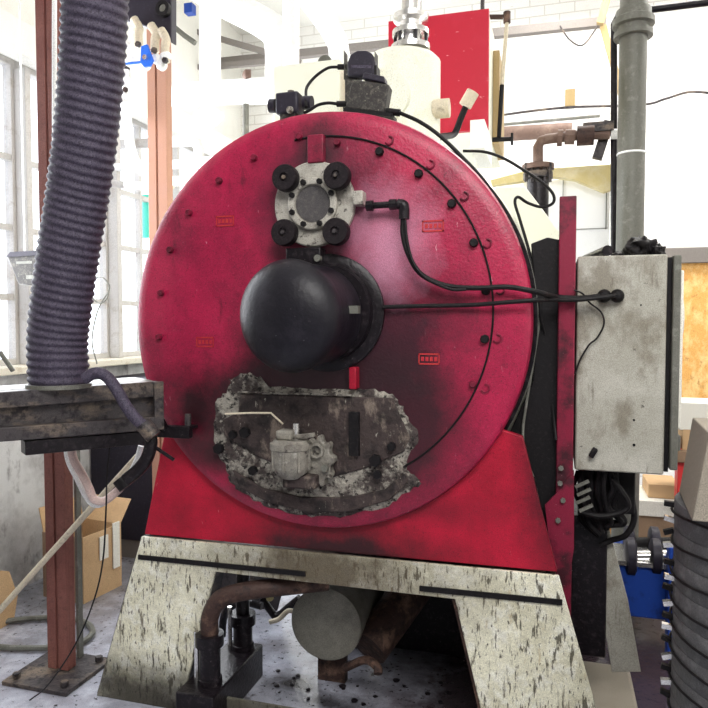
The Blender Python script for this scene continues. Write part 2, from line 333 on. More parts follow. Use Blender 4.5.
# ------------------------------------------------------------ steel columns
def column(px, base, wd, label, mname, z1, conduit=None):
    r = empty('steel_column', base, label, 'column')
    x, y = base[0], base[1]; s = MB(); h = wd/2; hd_ = wd*.25; t = .014
    s.lohi((x-h, y-hd_, 0.02), (x-.008, y-hd_+t, z1)); s.lohi((x+.004, y-hd_, 0.02), (x+h, y-hd_+t, z1))
    s.lohi((x-.008, y-hd_+.008, .02), (x+.004, y+hd_-.002, z1)); s.lohi((x-h, y+hd_-t, .02), (x+h, y+hd_, z1))
    s.lohi((x+h-.006, y-hd_+t, .02), (x+h, y+hd_-t, z1))
    s.build('shaft', mname, r, bevel=.002)
    return r
p1 = W(58, 676, Z=0)
c1 = column(58, (p1.x-.012, p1.y+.04, 0), .104, 'reddish brown steel column bolted to the floor left of the red furnace', 'post', ZC)
c1z = c1.location
MB().lohi((c1z.x-.16, c1z.y-.17, 0), (c1z.x+.16, c1z.y+.13, .018)).build('base_plate', 'steel', c1, bevel=.002)
for dx, dy in ((-.12, -.13), (.12, -.13), (.12, .09), (-.12, .09)):
    hexbolt('bolt', (c1z.x+dx, c1z.y+dy, .018), (0, 0, 1), .016, .022, 'steel', c1)
MB().cyl(W(54.5, 260, d=2.62), W(54.5, -120, d=2.62), .009, seg=10).build('pale_conduit', 'white', label='pale thin conduit in front of the reddish brown column beside the corrugated hose', cat='conduit')
p2 = W(162, 300, d=3.55)
column(159, (p2.x, p2.y, 0), .11, 'pale brown steel column standing behind the left rim of the red furnace', 'postpink', ZC)

# ------------------------------------------------------------ the furnace
YF = 2.26; CX, CZ, R = -.808, 1.51, .738
fur = empty('furnace', (-.77, 2.9, 0), 'large round red furnace on a chipped cream steel frame, black dome on its front', 'furnace')
D = (0, 1, 0)
face = MB().lathe((CX, YF, CZ), D, [(0, .0), (.3, 0), (R-.05, 0), (R-.022, .004), (R-.006, .014), (R, .032), (R, .075), (R-.03, .075), (R-.03, .04), (0, .04)], 96).build('front_plate', 'red', fur)
MB().lathe((CX, YF, CZ), D, [(R-.028, .076), (R-.012, .076), (R-.012, .13), (R+.012, .13), (R+.012, .15), (R-.028, .15)], 96).build('rim_flange', 'soot', fur)
MB().lathe((CX+.004, YF, CZ), D, [(R+.002, .152), (R+.010, .152), (R+.010, .160), (R+.002, .160)], 96).build('rim_band', 'galv', fur)
bx = CX+.03
MB().lathe((bx, YF, CZ-.005), D, [(R-.02, .168), (R-.02, .22), (R+.0, .24), (R+.0, 1.25), (R-.04, 1.32), (0, 1.34)], 64).build('jacket', 'cream', fur)
# black box added to stand in for shade between shell and upright
MB().prism([(-.30, 2.432, .72), (.05, 2.432, .72), (.05, 2.432, 1.78), (-.03, 2.432, 1.80), (-.085, 2.432, 1.78), (-.06, 2.432, 1.5), (-.075, 2.432, 1.3), (-.16, 2.432, 1.1)], (0, .8, 0)).build('side_box', 'black', fur, bevel=.004)
MB().lohi((.05, 2.60, .28), (.19, 3.1, .80)).build('dark_backing', 'soot', fur, bevel=.006)  # dark backing box added behind the front right leg
# gasket line of the door seam (part arc)
sc0 = W(318, 313, Y=YF); arc = []
for k in range(49):
    an = math.radians(98-k*(98+62)/48); rr = .606
    arc.append(Vector((sc0.x+rr*math.cos(an), YF-.003, sc0.z+rr*math.sin(an)*1.01)))
MB().tube(arc, .0036, 6, smooth=False).build('door_seam', 'black', fur)
bolts = [(380, 152, 0), (419, 174, 0), (452, 204, 0), (474, 243, 0), (486, 291, 0), (485, 339, 0), (473, 384, 1), (255, 158, 1), (220, 181, 1), (190, 213, 1), (171, 250, 1), (162, 293, 1), (160, 337, 1), (300, 137, 1), (338, 143, 1)]
for x, y, red in bolts:
    hexbolt('bolt', W(x, y, Y=YF), (0, -1, 0), .015 if not red else .012, .018, 'black' if not red else 'redpost', fur, 12 if red else 8)
for x, y in ((389, 140), (430, 164), (464, 196), (487, 243), (500, 290), (497, 338), (485, 388)):   # hook lugs outside the seam
    c = W(x, y, Y=YF-.004); MB().tube([c+Vector((.014*math.cos(t), 0, .014*math.sin(t))) for t in (-2.6, -1.6, -.6, .5, 1.6)], .0035, 6, 4).build('hook_lug', 'redpost', fur)
# faded stickers
for x, y in ((225, 221), (433, 226), (205, 342), (429, 359)):
    c = W(x, y, Y=YF-.001); s = MB(); wv, hv = .036, .019
    s.lohi((c.x-wv, YF-.0025, c.z-hv), (c.x+wv, YF-.0005, c.z-hv+.005)); s.lohi((c.x-wv, YF-.0025, c.z+hv-.005), (c.x+wv, YF-.0005, c.z+hv))
    s.lohi((c.x-wv, YF-.0025, c.z-hv), (c.x-wv+.004, YF-.0005, c.z+hv)); s.lohi((c.x+wv-.004, YF-.0025, c.z-hv), (c.x+wv, YF-.0005, c.z+hv))
    for k in range(4): s.lohi((c.x-wv+.009+k*.015, YF-.0025, c.z-.007), (c.x-wv+.019+k*.015, YF-.0005, c.z+.007))
    s.build('warning_sticker', 'orange', fur, label='faded orange sticker')
# saddle plate
sy = YF+.045
zb = .675
sd = [(-1.545, zb), (.015, zb+.012), (-.10, 1.13), (-.2, 1.16), (-1.37, 1.16), (-1.45, 1.08)]
MB().prism([(x, sy, z) for x, z in sd], (0, .03, 0)).build('saddle_plate', 'redplate', fur, bevel=.003)
MB().prism([(-1.50, 3.2, zb), (-.03, 3.2, zb), (-.2, 1.16, 1.16) if False else (-.2, 3.2, 1.16), (-1.34, 3.2, 1.16)], (0, .03, 0)).build('saddle_plate', 'redplate', fur)
# support frame: portal plate in front with legs, channel webs behind
zt, zi = .672, .565
fy = YF+.025
def portal(y, th):
    pts = [(-1.545, zt), (.02, zt+.01), (.215, 0), (-.18, 0), (-.318, zi), (-1.225, zi), (-1.385, 0), (-1.765, 0)]
    return MB().prism([(x, y, z) for x, z in pts], (0, th, 0))
portal(fy, .014).build('front_frame', 'chip', fur, bevel=.003)
portal(3.25, .014).build('rear_frame', 'steel', fur, bevel=.003)
MB().lohi((-1.37, fy+.001, .02), (-.2, fy+.013, .085)).build('bottom_rail', 'chip', fur, bevel=.003)
# side webs (channel returns) of each leg
def web(x0, z0, x1, z1, y0, y1, name='leg_web', m='steel', t=.012):
    v = Vector((x1-x0, 0, z1-z0)).normalized(); nrm = Vector((v.z, 0, -v.x))*t
    a = Vector((x0, y0, z0)); b = Vector((x1, y0, z1))
    return MB().prism([a, b, b+nrm, a+nrm], (0, y1-y0, 0)).build(name, m, fur)
web(-1.545, zt-.01, -1.76, 0.0, fy+.014, fy+.12); web(-1.237, zi, -1.385, 0, fy+.014, fy+.12)
web(.008, zt-.01, .205, 0, fy+.014, fy+.13, m='rust'); web(-.318, zi, -.18, 0, fy+.014, fy+.12, m='rust')
MB().lohi((-1.5, fy+.014, zt-.03), (-.02, 3.25, zt)).build('top_deck', 'steel', fur)
# dark stripe groove along the beam: slim raised angle
for x0, x1 in ((-1.558, -.86), (-.44, .032)):
    MB().prism([(x0, fy-.006, .600), (x1, fy-.006, .606), (x1, fy-.006, .588), (x0, fy-.006, .582)], (0, .006, 0)).build('trim_strip', 'black', fur)
# red upright on the right and its gusset
px0 = W(557, 400, Y=2.40).x; px1 = W(574, 400, Y=2.40).x; ztop = W(565, 196, Y=2.40).z
MB().lohi((px0, 2.40, .30), (px1, 2.50, ztop)).build('upright', 'redpost', fur, bevel=.004)
g = [W(545, 505, Y=2.395), W(558, 492, Y=2.395), W(574, 470, Y=2.395), W(574, 548, Y=2.395), W(566, 600, Y=2.395), W(553, 575, Y=2.395)]
MB().prism(g, (0, .012, 0)).build('gusset', 'redpost', fur)
for x, y in ((560, 483), (563, 500), (558, 520), (561, 468)): hexbolt('bolt', W(x, y, Y=2.395), (0, -1, 0), .009, .01, 'galv', fur)
# diagonal support strut and pale foot behind the front right leg
st = [W(587, 500, Y=2.62), W(603, 505, Y=2.62), W(628, 600, Y=2.62), W(641, 672, Y=2.62), W(612, 672, Y=2.62), W(600, 600, Y=2.62)]
MB().prism(st, (0, .02, 0)).build('rear_strut', 'grey', fur, bevel=.002)
q = W(575, 645, Y=2.62)
MB().lohi((q.x, 2.52, .0), (W(640, 650, Y=2.62).x, 2.95, .10)).build('foot_block', 'tan', fur, bevel=.015)

# sight port
SP = W(316, 205, Y=YF)
sp = MB().lathe(SP, (0, -1, 0), [(0, 0), (.143, 0), (.147, .004), (.147, .020), (.143, .024), (0, .024)], 48).build('sight_port', 'alu', fur)
MB().lathe(SP+Vector((-.001, -.024, -.002)), (0, -1, 0), [(.064, 0), (.090, 0), (.090, .014), (.086, .018), (.068, .018), (.064, .012)], 40).build('clamp_ring', 'alu', sp)
MB().lathe(SP+Vector((0, -.024, 0)), (0, -1, 0), [(0, 0), (.063, 0), (.063, .006), (0, .006)], 32).build('port_glass', 'lens', sp, label='dusty dark grey sight glass')
for k in range(8):
    an = PI/8+k*PI/4; c = SP+Vector((.077*math.cos(an), -.042, .077*math.sin(an))); hexbolt('bolt', c, (0, -1, 0), .010, .012, 'black', sp)
for x, y in ((289, 180), (340, 178), (288, 234), (339, 233)):
    c = W(x, y, Y=YF-.03); rr = .046
    c = Vector((c.x, YF-.024, c.z)); s = MB()
    prof = [(.018, 0), (.018, .012), (rr*.95, .014)]
    s.lathe(c, (0, -1, 0), [(0, 0), (.018, 0), (.018, .014), (rr*.93, .016), (rr, .022), (rr, .048), (rr*.93, .056), (rr*.35, .056), (rr*.3, .050), (0, .050)], 28)
    kb = s.build('knob', 'knob', sp)
    hexbolt('knob_stud', c+Vector((0, -.050, 0)), (0, -1, 0), .007, .01, 'steel', sp)
# stub above port and bracket below
a = W(310, 137, Y=YF-.001); b = W(326, 164, Y=YF)
MB().lohi((a.x, YF-.03, b.z), (b.x, YF-.0, a.z)).build('lifting_lug', 'redpost', fur, bevel=.004)
a = W(292, 250, Y=YF-.001); b = W(326, 268, Y=YF)
MB().lohi((a.x, YF-.06, b.z), (b.x, YF, a.z)).build('hinge_block', 'soot', fur, bevel=.004)
MB().lathe(W(317, 258, Y=YF-.07), (0, 1, 0), [(0, 0), (.012, 0), (.012, .02), (0, .02)], 12).build('hinge_pin', 'galv', fur)
# hinge at port's right and pipe to elbow
a = W(355, 196, Y=YF-.02)
MB().lohi((a.x, YF-.05, a.z-.035), (a.x+.035, YF-.001, a.z+.012)).build('port_latch', 'alu', fur, bevel=.003)
pa = W(366, 206, Y=YF-.04); pb = W(400, 204, Y=YF-.04)
MB().cyl(pa, pb, .011, seg=12).build('nipple_pipe', 'soot', fur)
for t in (.12, .8): MB().cyl(pa.lerp(pb, t)-Vector((.012, 0, 0)), pa.lerp(pb, t)+Vector((.012, 0, 0)), .018, seg=8).build('pipe_union', 'soot', fur)
MB().tube([pb+Vector((-.008, 0, 0)), pb+Vector((.008, 0, -.003)), pb+Vector((.014, 0, -.012)), pb+Vector((.014, 0, -.05))], .018, 12, 5).build('pipe_elbow', 'soot', fur)
# black dome burner head
B0 = W(328, 313, Y=YF); hd = W(294, 320, Y=YF-.33)
ax = Vector((-.18, -1, -.04)).normalized()
MB().lathe(B0+Vector((0, 0, 0)), (0, -1, 0), [(0, 0), (.205, 0), (.205, .016), (.195, .022), (.17, .024), (.165, .05), (0, .05)], 48).build('burner_flange', 'soot', fur)
prof = [(0, 0), (.166, 0), (.170, .02), (.174, .16), (.182, .168), (.184, .185)]
for k in range(1, 11): an = k/10*PI/2; prof.append((.184*math.cos(an) if k < 10 else 0, .185+.105*math.sin(an)))
dome = MB().lathe(B0+Vector((-.024, -.03, -.006)), ax, prof, 48).build('burner_dome', 'dome', fur)
MB().lohi((B0.x+.12, YF-.16, B0.z-.005), (B0.x+.155, YF-.13, B0.z+.02)).build('dome_tab', 'galv', dome)
a = W(350, 367, Y=YF-.03)
MB().lohi((a.x, YF-.045, a.z-.075), (a.x+.026, YF-.001, a.z)).build('red_latch', 'redplate', fur, bevel=.004)
# crusted patch round the lower access panel
pc = [(214, 425), (217, 402), (226, 392), (230, 380), (240, 375), (250, 373), (259, 377), (264, 386), (300, 388), (350, 388), (376, 390), (394, 394), (400, 404), (408, 418), (418, 432), (416, 446), (409, 458), (408, 472), (421, 480), (420, 486), (406, 492), (393, 503), (372, 511), (345, 516), (318, 517), (290, 513), (264, 505), (243, 494), (230, 482), (226, 468), (219, 455), (214, 440)]
cc = []
for i, (x, y) in enumerate(pc):
    x2, y2 = pc[(i+1) % len(pc)]
    for k in range(4):
        jx = random.uniform(-1.8, 1.8); jy = random.uniform(-1.8, 1.8)
        cc.append(W(x+(x2-x)*k/4+jx, y+(y2-y)*k/4+jy, Y=YF-.001))
ctr = W(318, 440, Y=YF)
s = MB(); bm = s.bm; nR = 14; rings = []
for r in range(nR+1):
    f = r/nR
    rings.append([bm.verts.new(Vector((ctr.x+(p.x-ctr.x)*f, YF-.010*(1 if r < nR else 0)-(.012*max(0, noise.noise(Vector((p.x*f*30, 2, (ctr.z+(p.z-ctr.z)*f)*30)))) if r < nR else 0), ctr.z+(p.z-ctr.z)*f))) for p in cc] if r else [bm.verts.new((ctr.x, YF-.011, ctr.z))])
n = len(cc)
for k in range(n): bm.faces.new((rings[0][0], rings[1][(k+1) % n], rings[1][k]))
for r in range(1, nR):
    for k in range(n): l = (k+1) % n; bm.faces.new((rings[r][k], rings[r][l], rings[r+1][l], rings[r+1][k]))
crust = s.build('sealant_patch', 'crust', fur, ang=80, label='crusted grey and black sealant round the access panel')
pn = [(240, 394), (392, 398), (396, 408), (410, 438), (404, 452), (360, 470), (330, 478), (300, 476), (260, 458), (224, 436), (222, 420), (238, 412)]
panel = MB().prism([W(x, y, Y=YF-.018) for x, y in pn], (0, .016, 0)).build('access_panel', 'dirt', crust, bevel=.004)
MB().prism([W(x, y, Y=YF-.021) for x, y in ((232, 470), (262, 488), (300, 497), (345, 498), (384, 490), (404, 474), (408, 482), (390, 500), (350, 512), (310, 513), (268, 503), (240, 488))], (0, .018, 0)).build('lower_lip', 'dirt', crust, bevel=.004)
a = W(238, 391, Y=YF-.024); b = W(352, 396, Y=YF-.024)
MB().lohi((a.x, YF-.028, b.z), (b.x, YF-.018, a.z)).build('panel_edge', 'crust', crust)
a = W(349, 412, Y=YF-.03); b = W(359, 456, Y=YF-.03)
MB().lohi((a.x, YF-.036, b.z), (b.x, YF-.018, a.z)).build('slot_cover', 'black', crust)
for x, y, r in ((220, 448, .02), (246, 432, .02), (234, 434, .015), (376, 460, .022), (392, 446, .015), (254, 470, .017), (378, 474, .015)):
    hexbolt('bolt', W(x, y, Y=YF-.018), (0, -1, 0), r, .02, 'black', crust)
# valve on the panel
V0 = W(291, 478, Y=YF-.10)
vb = MB().lathe(V0, (0, 0, 1), [(0, 0), (.03, .0), (.055, .02), (.066, .045), (.068, .10), (.072, .103), (.072, .122), (.062, .126), (.058, .134), (0, .134)], 32).build('filter_bowl', 'cast', crust, label='dull grey cast metal bowl')
for k in range(8):
    an = k*PI/4; MB().box(V0+Vector((.066*math.cos(an), .066*math.sin(an), .07)), (.008, .008, .075), (0, 0, an)).build('bowl_rib', 'cast', vb)
MB().lohi(V0+Vector((-.045, -.028, .134)), V0+Vector((.012, .03, .166))).build('bowl_cap', 'cast', vb, bevel=.006)
MB().cyl(V0+Vector((.02, 0, .13)), V0+Vector((.02, 0, .19)), .012, seg=10).build('stem', 'chrome', vb)
MB().box(V0+Vector((.055, -.01, .15)), (.07, .02, .014), (0, -.15, 0)).build('lever_arm', 'cast', vb, bevel=.003)
# gear-like bracket
gp = []
for k in range(36):
    an = k/36*2*PI; rr = .052+(.014 if k % 4 < 2 else 0); gp.append(V0+Vector((.085+rr*math.cos(an)*.9, .035, .055+rr*1.35*math.sin(an))))
MB().prism(gp, (0, .04, 0)).build('gear_bracket', 'cast', crust, bevel=.003)
MB().lathe(V0+Vector((.085, .03, .095)), (0, -1, 0), [(.018, 0), (.026, 0), (.026, .012), (.018, .012)], 16).build('bracket_eye', 'cast', crust)
MB().lathe(V0+Vector((.115, .03, .035)), (0, -1, 0), [(0, 0), (.012, 0), (.012, .014), (0, .014)], 12).build('bracket_screw', 'galv', crust)
MB().tube([W(225, 414, Y=YF-.09), W(250, 413, Y=YF-.09), W(271, 413, Y=YF-.09), W(283, 424, Y=YF-.09)], .0035, 8, smooth=False).build('lever_rod', 'beige', crust)
MB().cyl(V0+Vector((0, 0, .02)), Vector((V0.x+.02, YF-.015, V0.z+.02)), .02, seg=12).build('inlet_pipe', 'dirt', crust)
MB().lohi(V0+Vector((-.03, -.01, -.035)), V0+Vector((.09, .08, .012))).build('valve_foot', 'dirt', crust, bevel=.008)
# bracket at the left for the swing arm
a = W(163, 425, Y=YF-.035)
MB().lohi((W(158, 425, Y=YF-.05).x, YF-.06, W(160, 437, Y=YF-.05).z), (W(190, 425, Y=YF-.05).x, YF-.03, W(160, 425, Y=YF-.05).z)).build('arm_bracket', 'soot', fur, bevel=.003)
MB().cyl(W(188, 437, Y=YF-.03), W(188, 414, Y=YF-.03), .012, seg=10).build('bracket_pin', 'steel', fur)
MB().lohi(W(180, 429, Y=YF-.06), Vector((W(198, 426, Y=YF).x, YF, W(198, 426, Y=YF-.03).z))).build('pin_plate', 'soot', fur)

# hoses from the port to the cabinet
def hose(name, pts, r, m, label, cat='cable', seg=8, **kw):
    return MB().tube(pts, r, seg, 6).build(name, m, label=label, cat=cat, **kw)
yb = YF-.04
hose('black_cable', [W(403, 217, Y=yb), W(403, 235, Y=yb), W(409, 256, Y=yb), (W(422, 275, Y=yb)), W(448, 286, Y=yb), W(480, 288, Y=yb), W(508, 287, Y=2.225), W(537, 292, Y=2.235), W(548, 295, Y=2.30), W(558, 297, Y=2.37), W(580, 298, Y=2.38), W(600, 296, Y=2.385)], .0085, 'black', 'black cable curving down from the sight port elbow across to the grey cabinet')
hose('black_cable', [W(405, 220, Y=yb-.01), W(407, 240, Y=yb-.01), W(413, 262, Y=yb-.01), W(426, 278, Y=yb-.012), W(450, 289, Y=yb-.02), W(466, 289.5, Y=yb-.012)], .005, 'black', 'short thin black tube running beside the curved cable under the elbow')
hose('black_cable', [W(383, 307, Y=2.235), W(420, 306, Y=2.235), W(470, 305, Y=2.235), W(510, 302, Y=2.225), W(538, 300, Y=2.235), W(549, 299.5, Y=2.32), W(575, 300, Y=2.37), W(606, 297, Y=2.38), W(616, 295, Y=2.395)], .0072, 'black', 'straight black cable from behind the dome across to the grey cabinet')
hose('thin_wire', [W(574, 290, Y=2.385), W(583, 294, Y=2.39), W(590, 303, Y=2.425), W(601, 312, Y=2.425), W(604, 324, Y=2.425), W(597, 338, Y=2.425), W(589, 345, Y=2.425), W(580, 360, Y=2.425), W(575, 374, Y=2.425)], .003, 'black', 'thin black wire kinked down the face of the grey cabinet', 'wire')

# control cabinet on the upright
cy0 = 2.44; ca = W(574, 470, Y=cy0); cb = W(668, 254, Y=cy0)
cab = empty('control_cabinet', ((ca.x+cb.x)/2, 2.7, ca.z), 'tall dirty grey metal cabinet mounted on the red upright, right of the furnace', 'cabinet')
MB().lohi((ca.x+.002, cy0, ca.z), (cb.x, 3.0, cb.z)).build('body', 'grey', cab, bevel=.006)
MB().lohi((cb.x+.002, cy0+.008, ca.z+.01), (cb.x+.014, 2.99, cb.z-.01)).build('door_seal', 'black', cab)
dr = MB().lohi((cb.x+.016, cy0-.012, ca.z+.02), (cb.x+.040, 3.0, cb.z-.005)).build('door', 'galv', cab, bevel=.004)
MB().lohi((cb.x+.0405, cy0+.05, ca.z+.15), (cb.x+.058, 2.95, cb.z-.05)).build('door_panel', 'paper', dr, bevel=.004)
for z, r, m in ((W(685, 318, Y=2.6).z, .10, 'paper'), (W(685, 345, Y=2.6).z, .075, 'blue')):
    MB().lathe((cb.x+.058, 2.62 if r == .10 else 2.8, z), (1, 0, 0), [(0, 0), (r, 0), (r*.9, .010), (r*.5, .016), (0, .018)], 28).build('dial', m, dr)
for x in (604, 617):
    c = W(x, 296, Y=cy0); MB().lathe(c, (0, -1, 0), [(0, 0), (.021, 0), (.023, .006), (.021, .024), (.012, .034), (0, .036)], 16).build('cable_gland', 'black', cab)
for x, y, r in ((634, 420, .004), (634, 445, .005), (641, 305, .003)):
    MB().lathe(W(x, y, Y=cy0), (0, -1, 0), [(0, 0), (r, 0), (r*.7, .003), (0, .003)], 10).build('rivet', 'black', cab)
a = W(593, 452, Y=cy0); MB().box(a+Vector((0, -.012, 0)), (.018, .022, .035), (0, .5, 0)).build('latch', 'black', cab, bevel=.004)
# junction box and bundle hanging below the cabinet
MB().lohi((W(580, 480, Y=2.6).x, 2.55, ca.z-.17), (W(634, 480, Y=2.6).x, 2.85, ca.z-.002)).build('lower_box', 'black', cab, bevel=.006)
for i in range(9):
    x = 578+i*4.5; y0 = 471; dx = random.uniform(-4, 6); dd = 2.46+random.random()*.1
    hose('black_conduit', [W(x, y0, Y=dd), W(x+dx, 488, Y=dd), W(x-dx*.5, 506, Y=dd+.02), W(x+8+dx, 522, Y=dd+.03), W(x+20-i*3, 536-i*1.5, Y=dd+.04)], .008+.003*(i % 3), 'black',
         'black conduit in the tangle hanging under the grey cabinet', group='black conduits under the grey cabinet')
for i, (x, y) in enumerate(((582, 484), (584, 492), (583, 500), (586, 508))):
    MB().box(W(x, y, Y=2.44), (.05, .012, .010), (0, -.5, 0)).build('conduit_clip', 'galv', label=('topmost', 'second from top', 'third from top', 'lowest')[i]+' of four bright metal clips on the conduits under the grey cabinet', cat='clip', group='bright clips on the conduits')
hose('black_conduit', [W(625, 478, Y=2.6), W(632, 500, Y=2.58), W(634, 520, Y=2.58), (W(626, 535, Y=2.58)), W(612, 540, Y=2.6), W(600, 545, Y=2.6)], .011, 'black', 'black conduit looping out right of the tangle below the cabinet')
hose('black_conduit', [W(612, 478, Y=2.5), W(628, 502, Y=2.5), W(622, 512, Y=2.5), W(600, 516, Y=2.5), W(580, 512, Y=2.5)], .010, 'black', 'black conduit curving left across the tangle below the cabinet')

# gloves / cloth heap and tube on top of the cabinet
def heap(px, py, w_, h_, d_, m, label, name, cat, seed, Y=2.65):
    c = W(px, py, Y=Y); s = MB(); bmesh.ops.create_icosphere(s.bm, subdivisions=4, radius=1)
    for v in s.bm.verts:
        n_ = v.co.copy(); k = 1+.32*noise.noise(n_*2.1+Vector((seed, 0, 0)))+.16*noise.noise(n_*5+Vector((seed, 3, 0)))
        v.co = Vector((n_.x*w_*k, n_.y*d_*k, max(n_.z*h_*k, -h_*.55)))+Vector((c.x, c.y, cb.z+h_*.55+.003))
    return s.build(name, m, label=label, cat=cat, ang=70)
heap(641, 247, .055, .052, .09, 'black', 'crumpled black work glove, tallest of the pile on the grey cabinet', 'work_glove', 'glove', 1.)
heap(657, 247, .026, .030, .06, 'black', 'small black bundle at the right end of the pile on the cabinet', 'cloth_bundle', 'bundle', 5., 2.6)
heap(621, 249, .040, .026, .07, 'black', 'flat black glove behind the short tube on the grey cabinet', 'work_glove', 'glove', 9., 2.75)
a = W(607, 248, Y=2.5); b = W(597, 246, Y=2.85)
tb = MB(); tb.tube([Vector((a.x, 2.47, cb.z+.020)), Vector((a.x-.06, 2.8, cb.z+.020))], .018, 20, smooth=False); tb.build('short_tube', 'soot', label='short dark metal tube lying on the left of the grey cabinet top', cat='tube')

# ------------------------------------------------------------ gear on top of the furnace
T = lambda px, py, Y: W(px, py, Y=Y)
yk = 2.42
act = empty('valve_actuator', T(367, 112, yk), 'dusty dark box actuator sitting on top of the furnace rim', 'actuator')
pts = [T(345, 108, yk), T(384, 113, yk), T(389, 84, yk), T(352, 79, yk)]
MB().prism(pts, (0, .06, 0)).build('housing', 'cover', act, bevel=.006)
MB().prism([T(343, 111, yk), T(392, 117, yk), T(392, 113, yk), T(343, 107, yk)], (0, .08, 0)).build('base_plate', 'black', act)
MB().prism([T(362, 78, yk), T(385, 83, yk), T(384, 76, yk), T(364, 72, yk)], (0, .05, 0)).build('cap', 'violet', act, bevel=.004)
MB().lohi(T(374, 76, yk+.02), T(380, 70, yk+.07)).build('plug', 'black', act)
MB().cyl(T(384, 111, yk+.03), T(400, 113, yk+.03), .013, seg=10).build('cable_gland', 'black', act)
MB().cyl(T(337, 104, yk+.03), T(347, 104, yk+.03), .011, seg=10).build('cable_gland', 'black', act)
sen = empty('pressure_switch', T(361, 80, yk+.16), 'round topped dark switch standing behind the box actuator', 'switch')
o = [T(347, 74, yk+.16), T(374, 74, yk+.16)]
pts = [T(347, 76, yk+.16), T(374, 76, yk+.16), T(375, 62, yk+.16), T(372, 53, yk+.16), T(366, 50, yk+.16), T(357, 50, yk+.16), T(350, 54, yk+.16), T(347, 62, yk+.16)]
MB().prism(pts, (0, .05, 0)).build('housing', 'violet', sen, bevel=.008)
MB().lohi(T(344, 79, yk+.17), T(347.5, 55, yk+.22)).build('side_ear', 'cover', sen)
MB().lohi(T(374.5, 76, yk+.17), T(378, 56, yk+.22)).build('side_ear', 'cover', sen)
MB().prism([T(351, 68, yk+.158), T(371, 68, yk+.158), T(371, 65, yk+.158), T(351, 65, yk+.158)], (0, .004, 0)).build('name_strip', 'hose', sen)
MB().lohi(T(345, 108, yk+.18), T(362, 76, yk+.25)).build('stem', 'cover', sen)
MB().cyl(T(338, 67, yk+.2), T(347, 67, yk+.2), .011, seg=10).build('cable_gland', 'black', sen)
sol = empty('limit_switch', T(290, 112, yk), 'dark cylindrical switch lying on the upper left rim of the furnace', 'switch')
MB().lohi(T(275, 114, yk), T(305, 97, yk+.08)).build('housing', 'violet', sol, bevel=.008)
MB().cyl(T(270, 106, yk+.04), T(276, 106, yk+.04), .026, seg=16).build('end_cap', 'violet', sol)
MB().cyl(T(304, 103, yk+.04), T(312, 103, yk+.04), .026, seg=16).build('end_cap', 'violet', sol)
MB().cyl(T(291, 98, yk+.04), T(291, 91, yk+.04), .014, seg=6).build('nut', 'steel', sol)
MB().lathe(T(290, 110, yk-.003), (0, -1, 0), [(0, 0), (.014, 0), (.01, .012), (0, .014)], 14).build('terminal', 'alu', sol)
MB().lohi(T(280, 121, yk+.01), T(300, 113.5, yk+.07)).build('mount', 'cover', sol)
hose('black_cable', [T(338, 67, yk+.2), T(328, 68, yk+.19), T(316, 76, yk+.16), T(307, 87, yk+.1), T(306, 98, yk+.03), T(306, 107, yk)], .006, 'black', 'black cable arching from the round topped switch down to the furnace rim')
hose('black_cable', [T(338, 104, yk+.03), T(328, 103, yk+.02), T(318, 105, yk+.01), T(310, 110, yk), T(304, 113, yk)], .006, 'black', 'short black cable between the box actuator and the cylindrical switch')
hose('black_cable', [T(400, 113, yk+.03), T(420, 122, yk+.01), T(440, 136, yk), T(462, 157, yk-.0), T(484, 181, yk), T(505, 213, yk), T(520, 245, yk), T(528, 275, yk), T(531, 292, yk-.06)], .007, 'black', 'black cable following the upper right rim of the furnace')
hose('black_cable', [T(463, 151, 2.6), T(485, 152, 2.6), T(505, 159, 2.6), T(525, 171, 2.6), T(543, 183, 2.6), T(553, 194, 2.6), T(553, 203, 2.6), T(542, 207, 2.58), T(528, 203, 2.56), T(518, 197, 2.52), (T(515, 203, 2.5)), T(520, 220, 2.47), T(530, 255, 2.45), T(538, 300, 2.44), T(536, 350, 2.44)], .0055, 'black', 'thin black cable looping above the upper right shoulder of the furnace')
hose('pale_tube', [T(541, 310, 2.44), T(535, 350, 2.42), T(527, 400, 2.42), T(523, 430, 2.42), T(525, 455, 2.40), T(533, 477, 2.38)], .005, 'galv', 'pale thin tube hanging down beside the right rim of the furnace', 'tube')
hose('black_cable', [T(540, 300, 2.42), T(541, 320, 2.42), T(546, 340, 2.44), T(551, 360, 2.44), T(552, 400, 2.44), T(556, 440, 2.39)], .005, 'black', 'black cable dropping between the furnace rim and the red upright')
for i, (x, y) in enumerate(((550, 380), (546, 415), (553, 432))):
    hose('black_cable', [T(x, y-60, 2.45), T(x-4, y-20, 2.45), T(x+3, y+10, 2.45), T(x-2, y+40, 2.45)], .007, 'soot', ('highest', 'middle', 'lowest')[i]+' of three greasy black cables in the gap beside the red upright', group='greasy cables by the upright')

# cream chambers behind
st = empty('cream_tank', T(392, 125, 3.0), 'cream vertical tank standing on top of the furnace behind the switches', 'tank')
a = T(352, 60, 2.8); b = T(432, 60, 2.8); cx = (a.x+b.x)/2; rr = (b.x-a.x)/2
zt_ = T(400, 55, 2.95).z; zb_ = 2.10
MB().lathe((cx, 3.0, zb_), (0, 0, 1), [(0, 0), (rr, 0), (rr, zt_-zb_-.02), (rr-.02, zt_-zb_), (0, zt_-zb_+.01)], 48).build('shell', 'cream', st)
dx = T(378, 95, 2.8)
MB().lathe((cx-.04, 3.0-rr-.012, T(400, 92, 2.8).z), (0, 1, 0), [(0, 0), (.11, 0), (.115, .03), (0, .03)], 36).build('round_hatch', 'cream', st)
MB().cyl((cx+rr-.02, 2.95, T(440, 105, 2.9).z), (cx+rr+.05, 2.95, T(440, 105, 2.9).z), .04, seg=18).build('side_port', 'beige', st)
zs = zt_+.01
